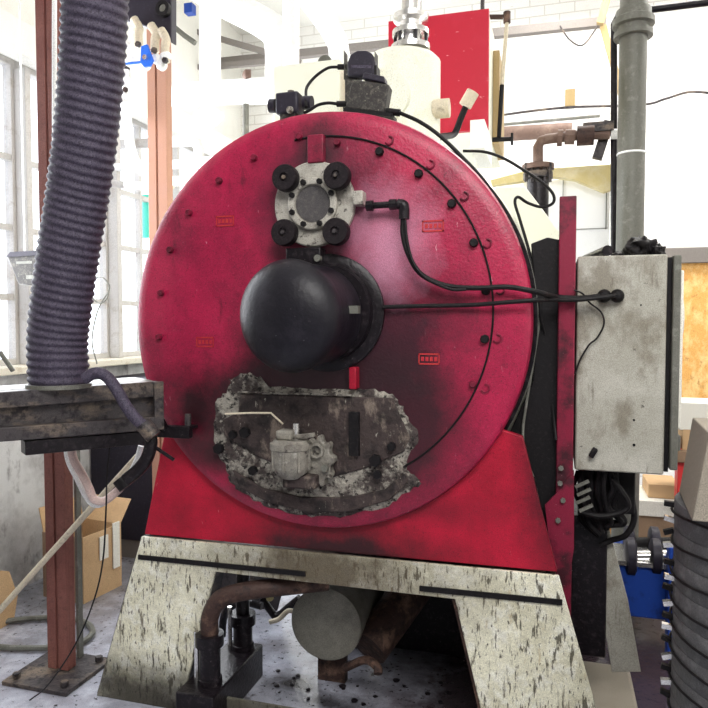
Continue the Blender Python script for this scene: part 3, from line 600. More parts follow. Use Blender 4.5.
MB().lathe((cx+.05, 2.95, zs), (0, 0, 1), [(0, 0), (.085, 0), (.085, .022), (.05, .026), (.05, .06), (.08, .064), (.08, .085), (.045, .09), (.05, .12), (.075, .13), (.078, .15), (.04, .155), (.04, .26), (.055, .27), (.055, .30), (0, .31)], 24).build('flange_stack', 'chrome', st, label='shiny flanged stack fitting')
for k in range(6):
    an = k*PI/3; MB().cyl((cx+.05+.068*math.cos(an), 2.95+.068*math.sin(an), zs+.015), (cx+.05+.068*math.cos(an), 2.95+.068*math.sin(an), zs+.075), .008, seg=8).build('flange_bolt', 'soot', st)
hz = MB(); a = T(285, 125, 3.05); b = T(352, 70, 3.05)
hz.lohi((a.x, 2.9, 2.15), (b.x-.012, 3.25, b.z)); hz.build('cream_casing', 'cream', bevel=.01, label='low cream casing behind the round topped switch, left of the cream tank', cat='casing')
gg = empty('pressure_gauge', T(326, 74, 3.0), 'small round pressure gauge on top of the low cream casing', 'gauge')
MB().lathe(T(326, 64, 3.0), (0, -1, 0), [(0, 0), (.032, 0), (.034, .02), (.028, .024), (0, .022)], 24).build('gauge_case', 'galv', gg)
MB().cyl(T(326, 66, 3.01), T(326, 70.5, 3.01), .008, seg=8).build('stem', 'steel', gg)

# red overhead tank
ra = T(388, 137, 3.6); rb = T(489, 8, 3.6)
rt = empty('overhead_tank', ((ra.x+rb.x)/2, 4.1, ra.z), 'bright red square tank hung high behind the cream tank', 'tank')
MB().lohi((ra.x, 3.6, ra.z), (rb.x, 3.64, rb.z)).build('front_panel', 'redtank', rt, bevel=.004)
MB().lohi((ra.x, 3.642, ra.z), (rb.x-.005, 4.5, rb.z)).build('side_box', 'cream', rt, bevel=.004)
MB().lohi((rb.x-.004, 3.9, ra.z), (rb.x+.03, 4.3, rb.z-.1)).build('side_batten', 'wood', rt)
for x in (ra.x+.08, rb.x-.08): MB().cyl((x, 4.05, rb.z), (x, 4.05, ZC), .012, seg=8).build('hanger_rod', 'steel', rt)
# pipe loop on its right
lp = empty('drain_pipe', T(505, 137, 3.9), 'thin pale and dark vertical pipe with a small tap, right of the red tank', 'pipe')
MB().tube([T(489, 17, 3.9), T(503, 17, 3.9)], .014, 8, smooth=False).build('top_arm', 'rust', lp)
MB().cyl(T(507, 23, 3.9), T(507, 12, 3.9), .02, seg=10).build('elbow', 'rust', lp)
MB().cyl(T(507, 22, 3.9), T(502, 85, 3.9), .011, seg=8).build('upper_pipe', 'beige', lp)
MB().cyl(T(502, 85, 3.9), T(499, 137, 3.9), .012, seg=8).build('lower_pipe', 'black', lp)
MB().cyl(T(484, 140, 3.9), T(512, 139, 3.9), .013, seg=8).build('tap_body', 'black', lp)
MB().cyl(T(512, 133, 3.9), T(512, 145, 3.9), .007, seg=8).build('tap_handle', 'black', lp)
hose('dark_fitting', [T(436, 137, 3.0), T(448, 136, 3.3), T(455, 133, 3.4), T(461, 118, 3.4), T(467, 104, 3.4)], .016, 'black', 'dark banded pipe fitting in front of the lower right of the red tank', 'fitting')
MB().cyl(T(465, 106, 3.38), T(473, 92, 3.38), .032, seg=14).build('pipe_nozzle', 'beige', label='pale nozzle at the end of the dark banded fitting', cat='nozzle')
MB().lohi(T(470, 149, 3.3), T(492, 141, 3.7)).build('white_ledge', 'white', label='white flat ledge just below the red tank', cat='ledge')

# ------------------------------------------------------------ pipes behind, right
bp = empty('grey_pipe', (T(627, 400, 4.2).x, 4.2, 0), 'tall thick grey vertical pipe rising behind the grey cabinet', 'pipe')
X = bp.location.x; r_ = (T(644, 200, 4.2).x-T(616, 200, 4.2).x)/2
MB().cyl((X, 4.2, 0), (X, 4.2, ZC), r_, seg=28).build('shaft', 'galv', bp)
zc_ = T(630, 22, 4.2).z
MB().lathe((X, 4.2, zc_-.09), (0, 0, 1), [(r_+.003, 0), (r_+.03, 0), (r_+.03, .03), (r_+.012, .035), (r_+.012, .06), (r_+.038, .065), (r_+.038, .1), (r_+.02, .11), (r_+.02, .15), (r_+.003, .155)], 28).build('coupling', 'galv', bp)
MB().lathe((X, 4.2, T(630, 155, 4.2).z), (0, 0, 1), [(r_+.001, 0), (r_+.005, .004), (r_+.001, .012)], 28).build('joint_ring', 'white', bp)
tp = T(614, 16, 4.34)
MB().tube([T(614, 300, 4.34), T(614, 100, 4.34), T(614, 24, 4.34), T(618, 14, 4.34), T(640, 11, 4.34), T(720, 1, 4.34), T(800, -9, 4.34)], .020, 10, smooth=False).build('black_pipe', 'soot', label='thin black pipe running up beside the thick grey pipe then right under the ceiling', cat='pipe')
MB().cyl(T(611, 134, 4.30), T(618, 134, 4.30), .03, seg=10).build('pipe_clamp', 'white', label='small white clamp on the thin black pipe', cat='clamp')
# pump line
pl = empty('brown_pipework', T(540, 160, 4.3), 'old brown pipework with an elbow left of the tall grey pipe', 'pipe')
MB().tube([T(610, 134, 4.3), T(580, 135, 4.3), T(548, 139, 4.3), T(541, 141, 4.3), T(538, 147, 4.3), T(538, 162, 4.3)], .030, 12, smooth=False).build('pipe_run', 'rustpipe', pl)
for x, y, h, r in ((570, 137, 10, .045), (560, 138, 5, .05)): MB().cyl(T(x-h/2, y, 4.3), T(x+h/2, y, 4.3), r, seg=8).build('union', 'rustpipe', pl)
MB().cyl(T(577, 136, 4.28), T(594, 135, 4.28), .058, seg=14).build('dark_valve', 'rust', pl)
MB().lohi(T(583, 132, 4.26), T(612, 127, 4.4)).build('valve_bracket', 'steel', pl)
ex = empty('exhaust_pipe', T(538, 230, 4.3), 'dark sooty vertical pipe with a flange behind the furnace shoulder', 'pipe')
MB().cyl(Vector((T(538, 172, 4.3).x, 4.3, 0)), T(538, 172, 4.3), .065, seg=20).build('shaft', 'soot', ex)
MB().cyl(T(538, 170, 4.3), T(538, 165, 4.3), .095, seg=20).build('flange', 'rustpipe', ex)
MB().cyl(T(538, 179, 4.3), T(538, 173, 4.3), .088, seg=20).build('flange', 'steel', ex)
for dx in (-12, -6, 0, 7, 12): MB().cyl(T(538+dx, 182, 4.24), T(538+dx, 163, 4.24), .010, seg=6).build('flange_bolt', 'steel', ex)
MB().cyl(T(485, 135, 5.4), T(572, 130, 5.4), .055, seg=12).build('brown_wall_pipe', 'rustpipe', label='long brown horizontal pipe crossing the white brick wall', cat='pipe')
MB().cyl(T(597, 159, 4.36), T(609, 122, 4.36), .040, seg=4).build('strut_bracket', 'steel', label='short slanted dark steel strut left of the thin black pipe', cat='strut')
MB().tube([T(480, 118, 5.9), T(560, 108, 5.9), T(640, 105, 5.9), T(665, 99, 5.9), T(690, 92, 5.9), T(720, 94, 5.9)], .010, 6).build('wall_wire', 'steel', label='thin dark wire strung across the white brick wall', cat='wire')
MB().tube([T(560, 26, 5.55), T(570, 40, 5.55), T(583, 45, 5.55), T(598, 26, 5.55)], .006, 6).build('loose_wire', 'steel', label='loose thin wire sagging under the timber rail', cat='wire')
MB().cyl(T(486, 126, 5.7), T(600, 116, 5.7), .012, seg=6).build('wall_conduit', 'galv', label='thin grey conduit on the brick wall above the brown pipe', cat='conduit')
MB().lohi(T(565, 106, 5.96), T(575, 90, 5.999)).build('wall_tag', 'wood', label='small yellowish wooden patch on the white brick wall', cat='patch')
# pale cabinet with yellow sheet
pc_ = empty('pale_cabinet', (T(575, 400, 4.7).x, 5.0, 0), 'off-white equipment cabinet standing behind the red upright', 'cabinet')
a = T(520, 400, 4.7); b = T(611, 176, 4.7)
MB().lohi((a.x, 4.7, 0), (b.x, 5.3, b.z)).build('body', 'white', pc_, bevel=.006)
s_ = MB()
for x0, y0, x1, y1 in ((562, 180, 563.5, 250), (573, 228, 607, 229.5), (605.5, 186, 607, 229)): s_.lohi(T(x0, y1, 4.69), T(x1, y0, 4.699))
s_.build('panel_frame', 'galv', pc_)
yl = MB()
yl.prism([T(490, 180, 4.6), T(520, 172, 4.6), T(552, 168, 4.6), T(612, 164, 4.6), T(611, 190, 4.6), T(604, 192, 4.6), T(575, 180, 4.6), T(545, 176, 4.6), T(520, 182, 4.6), T(492, 186, 4.6)], (0, .06, 0))
yl.build('insulation_sheet', 'yellow', bevel=.004, label='pale yellow insulation sheet draped over the off-white cabinet', cat='sheet')
sw = empty('white_hopper', T(510, 300, 3.8), 'off-white sloped hopper behind the furnace shoulder', 'hopper')
MB().prism([T(485, 215, 3.75), T(495, 186, 3.75), T(525, 186, 3.75), T(560, 232, 3.75), Vector((T(566, 300, 3.75).x, 3.75, 0)), Vector((T(485, 300, 3.75).x, 3.75, 0))], (0, .3, 0)).build('shell', 'cream', sw, bevel=.01)

# ------------------------------------------------------------ white overhead pipework, left
def pipe(name, pts, r, m, label, cat='pipe', smooth=True, seg=20): return MB().tube(pts, r, seg, 6, smooth).build(name, m, label=label, cat=cat)
pipe('white_pipe', [T(291, 80, 3.5), T(291, 40, 3.5), T(291, -40, 3.5)], .045, 'white', 'white vertical pipe rising just left of the gauge', smooth=False)
pipe('white_pipe', [T(210, 86, 4.2), T(210, 40, 4.2), T(210, -50, 4.2)], .072, 'white', 'pale vertical pipe dropping to the horizontal white duct', smooth=False)
pipe('white_duct', [T(172, 95, 4.0), T(230, 92, 3.8), T(284, 90, 3.4)], .072, 'white', 'thick horizontal white duct left of the low cream casing', 'duct', smooth=False)
pipe('white_duct', [T(170, -30, 4.4), T(215, -2, 4.1), T(255, 18, 3.9), T(275, 32, 3.8), T(280, 50, 3.8), T(280, 84, 3.8)], .09, 'white', 'white duct sloping down from the upper left then turning down', 'duct')
pipe('white_duct', [T(295, -20, 3.9), T(315, 8, 3.9), T(332, 32, 3.9), T(339, 52, 3.9), T(339, 95, 3.9)], .062, 'white', 'white elbowed duct between the vertical pipe and the red tank', 'duct')
pipe('hanging_bulb_guard', [T(196, 116, 4.1), T(209, 116.5, 4.1), T(222, 116, 4.1)], lambda t: .02+.05*math.sin(PI*min(max(t, .02), .98)), 'white', 'rounded white cap below the horizontal white duct', 'cap')
pipe('white_hose', [T(124, 97, 2.86), T(127, 120, 3.3), T(131, 148, 3.3), T(139, 167, 3.3), T(152, 177, 3.3), T(172, 181, 3.3), T(200, 180, 3.3)], .026, 'white', 'thick white hose curving behind the black corrugated hose', 'hose')
pipe('grey_conduit', [T(105, 145, 4.3), T(150, 143, 4.3), T(190, 141, 4.3), T(197, 143, 4.3), T(199, 150, 4.3), T(199, 168, 4.3)], .035, 'frame', 'pale grey conduit with an elbow in front of the windows', 'conduit', smooth=False)
pipe('pale_pipe', [T(100, 168, 4.1), T(160, 166, 4.1), T(215, 160, 4.1)], .028, 'white', 'pale thin horizontal pipe crossing the windows above the fitted one', smooth=False)
pipe('pale_pipe', [T(100, 183, 3.9), T(140, 186, 3.9), T(190, 180, 3.9)], .024, 'frame', 'pale horizontal pipe with brass unions, lowest across the windows', smooth=False)
for i, x in enumerate((150, 158, 169)): MB().cyl(T(x-3, 184.5, 3.9), T(x+3, 184, 3.9), .036, seg=8).build('pipe_union', 'galv' if i % 2 else 'beige', label=('left','middle','right')[i]+' of the three small metal unions on the lowest pale pipe', cat='union')
MB().cyl(T(246, 200, 3.3), T(246, 104, 3.3), .016, seg=10).build('grey_stub', 'galv', label='short grey pipe stub above the furnace rim under the white duct', cat='pipe')
MB().tube([T(168, 22, 4.4), T(185, 36, 4.4), T(195, 43, 4.4)], .02, 6, smooth=False).build('slanted_bracket', 'galv', label='thin slanted grey bracket right of the dark valve box', cat='bracket')
MB().lohi(T(184, 13, 4.38), T(196, 6, 4.44)).build('blue_fitting', 'blue', label='small blue fitting high up left of the sloping white duct', cat='fitting')
# brass end cap on duct
MB().lathe(T(251, 75, 3.6), (-1, -.4, 0), [(0, 0), (.03, 0), (.03, .03), (.015, .045), (0, .05)], 16).build('brown_plug', 'rustpipe', label='small brown plug above the horizontal white duct', cat='plug')
# ceiling battens seen through
for i, (x0, y0, x1, y1) in enumerate(((120, 10, 300, 62), (168, 70, 270, 62))):
    MB().cyl(T(x0, y0, 5.2), T(x1, y1, 5.2), .03, seg=4).build('ceiling_batten', 'ledge', label=('thin grey sloping batten under the ceiling behind the white pipes', 'thin grey level batten above the thick horizontal white duct')[i], cat='batten')

# ------------------------------------------------------------ valve manifold on the second column
mf = empty('valve_manifold', T(150, 75, 3.1), 'dark box with hanging beige valves and a blue lever, at the upper left', 'valve')
MB().prism([T(124, 20, 2.8), T(148, 27, 2.8), T(171, 42, 2.8), T(171, -30, 2.8), T(124, -30, 2.8)], (0, .05, 0)).build('housing', 'violet', mf, bevel=.005)
MB().lathe(T(165, 10, 2.795), (0, -1, 0), [(.018, 0), (.034, 0), (.034, .025), (.018, .025)], 24).build('bezel', 'black', mf)
MB().lathe(T(165, 10, 2.79), (0, -1, 0), [(0, 0), (.018, 0), (.018, .018), (0, .022)], 20).build('dial', 'galv', mf)
for x0, y0, x1, y1 in ((136, 22, 139, 46), (153, 28, 155, 52), (163, 33, 166, 62)):
    f = MB(); f.tube([T(x0-2, y0-3, 2.77), T(x0+3, y0+6, 2.77), T(x0+2, (y0+y1)/2, 2.77), T(x1, y1, 2.77)], .020, 10, 5); vv = f.build('hanging_valve', 'beige', mf)
    hexbolt('valve_nut', T(x1, y1-1, 2.75), (0, -1, 0), .014, .014, 'steel', vv)
for x, y in ((129, 44), (133, 62), (147, 66), (158, 60), (163, 66), (167, 57)):
    MB().lathe(T(x, y, 2.78), (0, -1, 0), [(0, 0), (.024, 0), (.024, .02), (.012, .03), (0, .03)], 14).build('valve_cap', 'white', mf)
MB().prism([T(x, y, 2.73) for x, y in ((141, 46), (147, 44), (150, 52), (153, 60), (150, 66), (144, 67), (140, 62))], (0, .012, 0)).build('blue_plate', 'bluelever', mf, bevel=.002)
MB().cyl(T(124, 64, 2.74), T(142, 62, 2.74), .006, seg=8).build('blue_lever', 'bluelever', mf)
hexbolt('lever_nut', T(146, 58, 2.73), (0, -1, 0), .012, .014, 'chrome', mf)
MB().lohi(T(122, 76, 2.8), T(130, 68, 2.83)).build('drain_fitting', 'violet', mf)
MB().cyl(T(126, 96, 2.8), T(126, 70, 2.8), .016, seg=10).build('drain_pipe', 'white', mf)
MB().lathe(T(126, 90, 2.785), (0, -1, 0), [(0, 0), (.012, 0), (.012, .01), (0, .01)], 12).build('drain_screw', 'rust', mf)

# window-side small things
hose('hanging_conduit', [T(25, 253, 2.93), T(22, 120, 2.93), Vector((T(22, 120, 2.93).x, 2.93, ZC))], .004, 'white', 'thin pale conduit carrying the tapered box before the left window', 'conduit')
jb = empty('junction_box', T(24, 285, 2.95), 'small dark grey tapered box hanging in front of the left window', 'box')
MB().prism([T(7, 256, 2.85), T(42, 254, 2.85), T(34, 286, 2.85), T(18, 284, 2.85)], (0, .16, 0)).build('housing', 'cover', jb, bevel=.006)
MB().prism([T(6, 257, 2.84), T(43, 255, 2.84), T(42, 250, 2.84), T(10, 252, 2.84)], (0, .18, 0)).build('lid', 'violet', jb)
MB().lohi(T(16, 264, 2.848), T(32, 261, 2.85)).build('label_strip', 'galv', jb)
MB().lohi(T(26, 279, 2.848), T(34, 275, 2.85)).build('label_strip', 'galv', jb)
lp_ = [T(100+9*math.cos(t*PI/5), 290+13*math.sin(t*PI/5), 3.2) for t in range(11)]
hose('wire_coil', lp_+[T(98, 310, 3.2), T(92, 340, 3.2), T(97, 364, 3.2)], .004, 'galv', 'thin grey wire coil hanging beside the corrugated hose before the window', 'wire')
hose('window_stay', [W(0, 352, d=3.0), W(13, 371, d=3.0)], .01, 'galv', 'short slanted grey stay at the lower left of the window', 'stay')
MB().lohi(T(137, 238, 4.6), T(150, 195, 4.63)).build('teal_panel', 'teal', label='small teal panel behind the pale brown column at the window', cat='panel')

# ------------------------------------------------------------ corrugated hose and swing arm
hp = [(59, 384, 2.28), (58, 340, 2.27), (62, 300, 2.25), (69, 250, 2.22), (77, 200, 2.19), (84, 150, 2.15), (89, 100, 2.11), (93, 50, 2.07), (95, 0, 2.03), (96, -60, 2.0), (96, -140, 1.98)]
path = crom([W(x, y, d=d) for x, y, d in hp], 44); Lc = [0]
for i in range(1, len(path)): Lc.append(Lc[-1]+(path[i]-path[i-1]).length)
s = MB(); bm = s.bm; seg = 36; prev = None; rings = []
for i, p in enumerate(path):
    t = (path[min(i+1, len(path)-1)]-path[max(i-1, 0)]).normalized()
    a = t.orthogonal().normalized() if prev is None else (prev-t*prev.dot(t)).normalized(); prev = a; b = t.cross(a); rg = []
    for k in range(seg):
        ph = 2*PI*(Lc[i]/.026)+2*PI*k/seg
        R_ = .095+.0026*math.copysign(abs(math.sin(ph/1.0))**.6, math.sin(ph))
        R_ += .0012*noise.noise(Vector((k*.5, Lc[i]*30, 0)))
        rg.append(bm.verts.new(p+(a*math.cos(2*PI*k/seg)+b*math.sin(2*PI*k/seg))*R_))
    rings.append(rg)
for i in range(len(rings)-1):
    for k in range(seg): l = (k+1) % seg; bm.faces.new((rings[i][k], rings[i][l], rings[i+1][l], rings[i+1][k]))
hr = empty('corrugated_hose', W(59, 387, d=2.28), 'thick dusty dark corrugated hose rising from the steel arm at the left', 'hose')
s.build('hose_wall', 'hose', hr, ang=80)
e = W(59, 384, d=2.28)
MB().lathe(e+Vector((0, 0, -.012)), (0, 0, 1), [(.094, 0), (.103, 0), (.103, .014), (.094, .014)], 36).build('clamp_band', 'galv', hr)

# swing arm channel
AR0, AR1 = W(159, 381, d=2.42), W(-60, 393, d=2.02)
zTR, zTL, zBR, zBL = 1.300, 1.288, 1.128, 1.140
ar = AR0.copy(); al = AR1.copy(); dirv = Vector((al.x-ar.x, al.y-ar.y, 0)).normalized(); nb = Vector((-dirv.y, dirv.x, 0))
if nb.y < 0: nb = -nb
arm = empty('swing_arm', (ar.x, ar.y, zBR), 'grimy dark steel channel arm reaching in from the left edge to the furnace', 'beam')
def slab(zt0, zt1, zb0, zb1, d0, d1, name, m, ra_=ar, la_=al):
    P = []
    for z in ((zb0, zb1), (zt0, zt1)):
        P += [Vector((ra_.x, ra_.y, z[0]))+nb*d0, Vector((la_.x, la_.y, z[1]))+nb*d0, Vector((la_.x, la_.y, z[1]))+nb*d1, Vector((ra_.x, ra_.y, z[0]))+nb*d1]
    return MB().hexa(P).build(name, m, arm, bevel=.003)
slab(zTR, zTL, zTR-.055, zTL-.05, 0, .03, 'upper_flange', 'steel')
slab(zTR-.001, zTL-.001, zBR, zBL, .032, .07, 'web', 'steel')
slab(zTR-.125, zTL-.105, zBR, zBL, -.012, .03, 'lower_flange', 'steel')
slab(zTR, zTL, zTR-.012, zTL-.012, .071, .25, 'top_plate', 'galv')
MB().hexa([Vector((ar.x, ar.y, z))+dirv*a_+nb*b_ for z in (zBR, zTR) for a_, b_ in ((-.012, -.014), (.022, -.014), (.022, -.001), (-.012, -.001))]).build('end_plate', 'steel', arm, bevel=.002)
rr_ = ar+dirv*.04; ll_ = ar+dirv*.44
slab(zBR-.002, zBR+.002, zBR-.048, zBR-.044, .0, .07, 'under_bar', 'soot', rr_, ll_)
# link between arm end and furnace bracket
MB().cyl(Vector((ar.x, ar.y, 1.19))+nb*.03, W(166, 430, Y=YF-.045), .014, seg=10).build('link_bar', 'soot', arm)
# tie-back to the column
MB().lohi((c1z.x-.03, al.y+.22, zBR+.02), (c1z.x+.03, c1z.y-.07, zBR+.08)).build('tie_bracket', 'soot', arm)

# hoses under the arm
h2 = lambda L, d: [W(x, y, d=d) for x, y in L]
hose('grey_hose', h2(((84, 379), (96, 373), (107, 377), (117, 390), (126, 406), (137, 420), (149, 430)), 2.18), .0185, 'hose', 'dark grey hose bending over the arm to the right of the corrugated hose', 'hose', seg=14)
hose('black_hose', h2(((149, 430), (151, 443), (147, 458), (138, 470), (126, 480)), 2.2), .021, 'soot', 'thick sooty black hose end hanging below the arm by the furnace', 'hose', seg=14)
MB().tube(h2(((143, 424), (154, 437)), 2.18), .026, 12, smooth=False).build('hose_clamp', 'steel', label='dark clamp joining the hoses at the end of the arm', cat='clamp')
MB().cyl(W(152, 445, d=2.2), W(174, 460, d=2.2), .006, seg=8).build('clamp_handle', 'soot', label='thin dark rod sticking out from the hose clamp', cat='handle')
hose('pink_hose', h2(((71, 446), (74, 460), (82, 474), (89, 488), (94, 499), (104, 501), (115, 493), (124, 484)), 2.5), .015, 'pinkhose', 'pale pink hose hanging in a loop beneath the arm', 'hose', seg=12)
hose('pink_hose', h2(((66, 446), (69, 462), (78, 480), (86, 496), (95, 505), (108, 500), (125, 481), (136, 462), (141, 446)), 2.56), .011, 'white', 'whitish thin hose looping just behind the pale pink one', 'hose', seg=12)
MB().tube(h2(((120, 478), (127, 487)), 2.46), .03, 12, smooth=False).build('hose_collar', 'black', label='black collar round the lower end of the black hose', cat='collar')
MB().tube([W(-52, 668, Z=0.02), W(0, 610, d=2.86), W(145, 448, d=2.62)], .013, 10, smooth=False).build('diagonal_pole', 'beige', label='long pale pole slanting from the floor at the left up to the arm', cat='pole')
hose('string', [W(110, 444, d=2.4), W(107, 475, d=2.4), W(106, 510, d=2.4), W(103, 560, d=2.42), W(94, 600, d=2.45), W(75, 645, d=2.5), W(48, 685, d=2.62), W(30, 700, Z=.005)], .003, 'black', 'thin dark cord hanging from the arm down to the floor', 'cord')
ring = [W(x, y, Z=.018) for x, y in ((-30, 640), (0, 647), (40, 648), (75, 645), (92, 634), (88, 624), (72, 619), (45, 618), (15, 620), (-20, 626))]
hose('floor_hose', ring, .014, 'galv', 'grey hose curled on the floor round the brown column', 'hose')
# cardboard box left
cbx = empty('cardboard_box', W(100, 600, Z=0), 'open brown cardboard box on the floor left of the furnace', 'box')
k = W(83, 604, Z=0); k2 = W(121, 585, Z=0); hgt = .36
e1 = (k2-k); e1.z = 0; e2 = Vector((-e1.y, e1.x, 0)).normalized()*.28
def wallq(p, q, name, m, z0=.0, z1=hgt, lean=Vector()):
    t = Vector((0, 0, 1)); nn = (q-p).cross(t).normalized()*.006
    MB().hexa([p+t*z0, q+t*z0, q+t*z0+nn, p+t*z0+nn, p+t*z1+lean, q+t*z1+lean, q+t*z1+nn+lean, p+t*z1+nn+lean]).build(name, m, cbx)
wallq(k, k2, 'front_side', 'card'); wallq(k2, k2+e2, 'right_side', 'card'); wallq(k+e2, k, 'left_side', 'carddark'); wallq(k2+e2, k+e2, 'back_side', 'card')
wallq(k+e2, k2+e2, 'back_flap', 'card', hgt, hgt+.13, e2.normalized()*.03); wallq(k2, k2+e2, 'side_flap', 'card', hgt, hgt+.12, e1.normalized()*.09)
for u0, u1, v0, v1 in ((.40, .62, .20, .33), (.75, .93, .12, .38)):
    wallq(k+e1*u0-e2*.03, k+e1*u1-e2*.03, 'box_label', 'paper', v0, v1)
# dark cabinet under the window & left oddments
dkc = empty('dark_cabinet', (XW+.25, 4.4, 0), 'low dark steel cabinet against the wall under the windows', 'cabinet')
MB().lohi((XW+.01, 3.72, .12), (XW+.50, 5.4, 1.15)).build('body', 'violet', dkc, bevel=.008)
MB().lohi((XW+.03, 3.74, 0), (XW+.62, 5.4, .118)).build('plinth', 'ledge', dkc)
MB().lohi((XW+.502, 3.9, .25), (XW+.512, 4.6, 1.05)).build('door', 'violet', dkc)
MB().lohi((XW+.502, 4.62, .25), (XW+.512, 5.35, 1.05)).build('door', 'violet', dkc)
MB().lohi((W(74, 500, d=3.0).x, W(74, 500, d=3.0).y, 0), (W(77, 500, d=3.0).x, W(74, 500, d=3.0).y+.03, 1.16)).build('grey_batten', 'galv', label='thin grey upright batten just right of the brown column', cat='batten')
b0 = W(-8, 634, Z=0); b1 = W(12, 622, Z=0)
MB().prism([b0, b1, b1+Vector((0, .03, .12)), b1+Vector((-.05, .03, .24)), b0+Vector((0, .03, .30))], (0, .012, 0)).build('cardboard_offcut', 'card', label='piece of brown cardboard standing at the left edge of the floor', cat='cardboard')

# ------------------------------------------------------------ under the furnace
gt = empty('grey_tank', (W(325, 624, Y=2.62).x, 2.9, 0), 'horizontal tank with a round grey end under the furnace', 'tank')
tc_ = W(325, 625, Y=2.58); tr = .150
MB().lathe((tc_.x, 2.58, tc_.z), D, [(0, .0), (tr-.012, 0), (tr, .008), (tr, .5), (tr-.02, .52), (0, .53)], 48).build('shell', 'gmetal', gt)
for y in (2.68, 3.0): MB().lohi((tc_.x-.06, y-.02, 0), (tc_.x+.06, y+.02, tc_.z-tr+.02)).build('cradle', 'rust', gt)
ip = empty('iron_pump', (W(225, 680, Z=.0).x, 2.75, 0), 'black iron block with two upright pipe fittings under the left of the furnace', 'pump')
f1 = W(210, 682, Z=.14); f2 = W(243, 648, Z=.14)
MB().lohi((f1.x-.09, f1.y-.10, 0), (f2.x+.065, f2.y+.06, .14)).build('block', 'soot', ip, bevel=.006)
for n_, (p, z0, z1, r) in enumerate(((f1, .14, .33, .040), (f2, .14, .29, .040))):
    MB().lathe((p.x, p.y, z0), (0, 0, 1), [(0, 0), (r*1.15, 0), (r*1.15, .02), (r, .022), (r, z1-z0-.05), (r*1.35, z1-z0-.045), (r*1.35, z1-z0), (0, z1-z0)], 20).build('fitting', 'soot', ip)
MB().cyl((f1.x-.055, f1.y, .14), (f1.x-.055, f1.y, .33), .010, seg=8).build('tie_rod', 'chrome', ip)
MB().cyl((f2.x-.06, f2.y, .14), (f2.x-.06, f2.y, .31), .010, seg=8).build('tie_rod', 'chrome', ip)
hose('brown_pipe', [(f1.x, f1.y, .331), (f1.x+.005, f1.y, .40), (f1.x+.05, f1.y, .47), (f1.x+.14, f1.y+.02, .50), (f1.x+.27, f1.y+.08, .51), (f1.x+.42, f1.y+.16, .515)], .034, 'rust', 'bent brown pipe curving up from the iron pump under the furnace', 'pipe', seg=16)
hose('brown_pipe', [(f2.x, f2.y, .291), (f2.x, f2.y, .42), (f2.x+.01, f2.y, .50), (f2.x+.01, f2.y, .60)], .028, 'soot', 'straight dark pipe rising from the rear fitting of the iron pump', 'pipe', seg=16)
hose('brown_pipe', [W(222, 636, Y=2.8), W(224, 616, Y=2.8), W(232, 606, Y=2.8), W(248, 603, Y=2.8), (W(262, 606, Y=2.8))], .018, 'soot', 'small dark elbow pipe between the two fittings of the iron pump', 'pipe', seg=12)
hose('brown_pipe', [W(262, 598, Y=3.0), W(270, 610, Y=3.0), W(277, 616, Y=3.0), W(290, 606, Y=3.0), W(300, 598, Y=3.0)], .018, 'soot', 'curved dark pipe beside the round grey tank end', 'pipe', seg=12)
MB().lathe(W(270, 596, Y=2.9), (.4, -1, 0), [(0, 0), (.018, 0), (.018, .02), (0, .022)], 14).build('yellow_tap', 'yellow', label='small yellow tap among the dark pipes under the furnace', cat='tap')
hose('silver_hose', [W(270, 622, Y=2.9), W(279, 619, Y=2.9), W(288, 611, Y=2.9), W(296, 612, Y=2.9)], .012, 'beige', 'short pale tube left of the round grey tank end', 'tube')
MB().cyl(W(368, 648, Y=2.66), W(420, 578, Y=2.98), .085, seg=24).build('brown_cylinder', 'rust', label='slanted rusty cylinder leaning right of the round grey tank end', cat='cylinder')
hose('brown_pipe', [W(345, 668, Y=2.58), W(365, 660, Y=2.56), W(377, 667, Y=2.52), W(378, 674, Y=2.5)], .017, 'rust', 'short rusty pipe stub on the floor in front of the slanted cylinder', 'pipe')
MB().lohi((-.78, 3.02, 0), (-.02, 3.22, .56)).build('motor_housing', 'soot', bevel=.01, label='dark sooty housing deep under the right of the furnace', cat='housing')
for i in range(26):
    x = random.uniform(-1.15, -.35); y = random.uniform(2.45, 2.85) ; r = random.uniform(.006, .016)
    s = MB(); bmesh.ops.create_icosphere(s.bm, subdivisions=1, radius=r)
    for v in s.bm.verts: v.co = Vector((v.co.x*random.uniform(.7, 1.4), v.co.y, v.co.z*.5))+Vector((x, y, r*.45))
    s.build('soot_crumb', 'soot', label='small black crumb of soot lying on the floor between the furnace legs', cat='debris', group='soot crumbs on the floor')

# ------------------------------------------------------------ right background
bm_ = empty('blue_machine', W(655, 640, Z=0), 'blue metal machine with black rollers behind the furnace at the right', 'machine')
q0 = W(612, 563, Y=3.35); q1 = W(678, 622, Y=3.35)
MB().lohi((q0.x, 3.35, q1.z), (q1.x, 3.75, q0.z)).build('body', 'blue', bm_, bevel=.006)
r0 = W(668, 545, Y=3.3); r1 = W(684, 642, Y=3.3)
MB().lohi((r0.x, 3.26, .0), (r1.x, 3.34, r0.z)).build('upright_plate', 'blue', bm_, bevel=.004)
MB().lohi((q0.x+.03, 3.4, 0), (q0.x+.08, 3.7, q1.z)).build('leg', 'violet', bm_)
MB().lohi((q0.x, 3.33, q0.z), (q1.x, 3.6, q0.z+.02)).build('table', 'chrome', bm_)
for (x, y, d_) in ((625, 556, 3.4), (624, 543, 3.6)):
    for k_, rr in ((0, .088), (1, .082)):
        c = W(x+k_*25, y, Y=d_); c.x += 0
        MB().lathe(c, (1, 0, 0), [(0, 0), (rr*.8, 0), (rr, .008), (rr, .040), (rr*.8, .048), (0, .048)], 24).build('roller', 'violet', bm_)
    MB().cyl(W(x+6, y, Y=d_), W(x+50, y, Y=d_), .028, seg=14).build('shaft', 'chrome' if y > 550 else 'black', bm_)
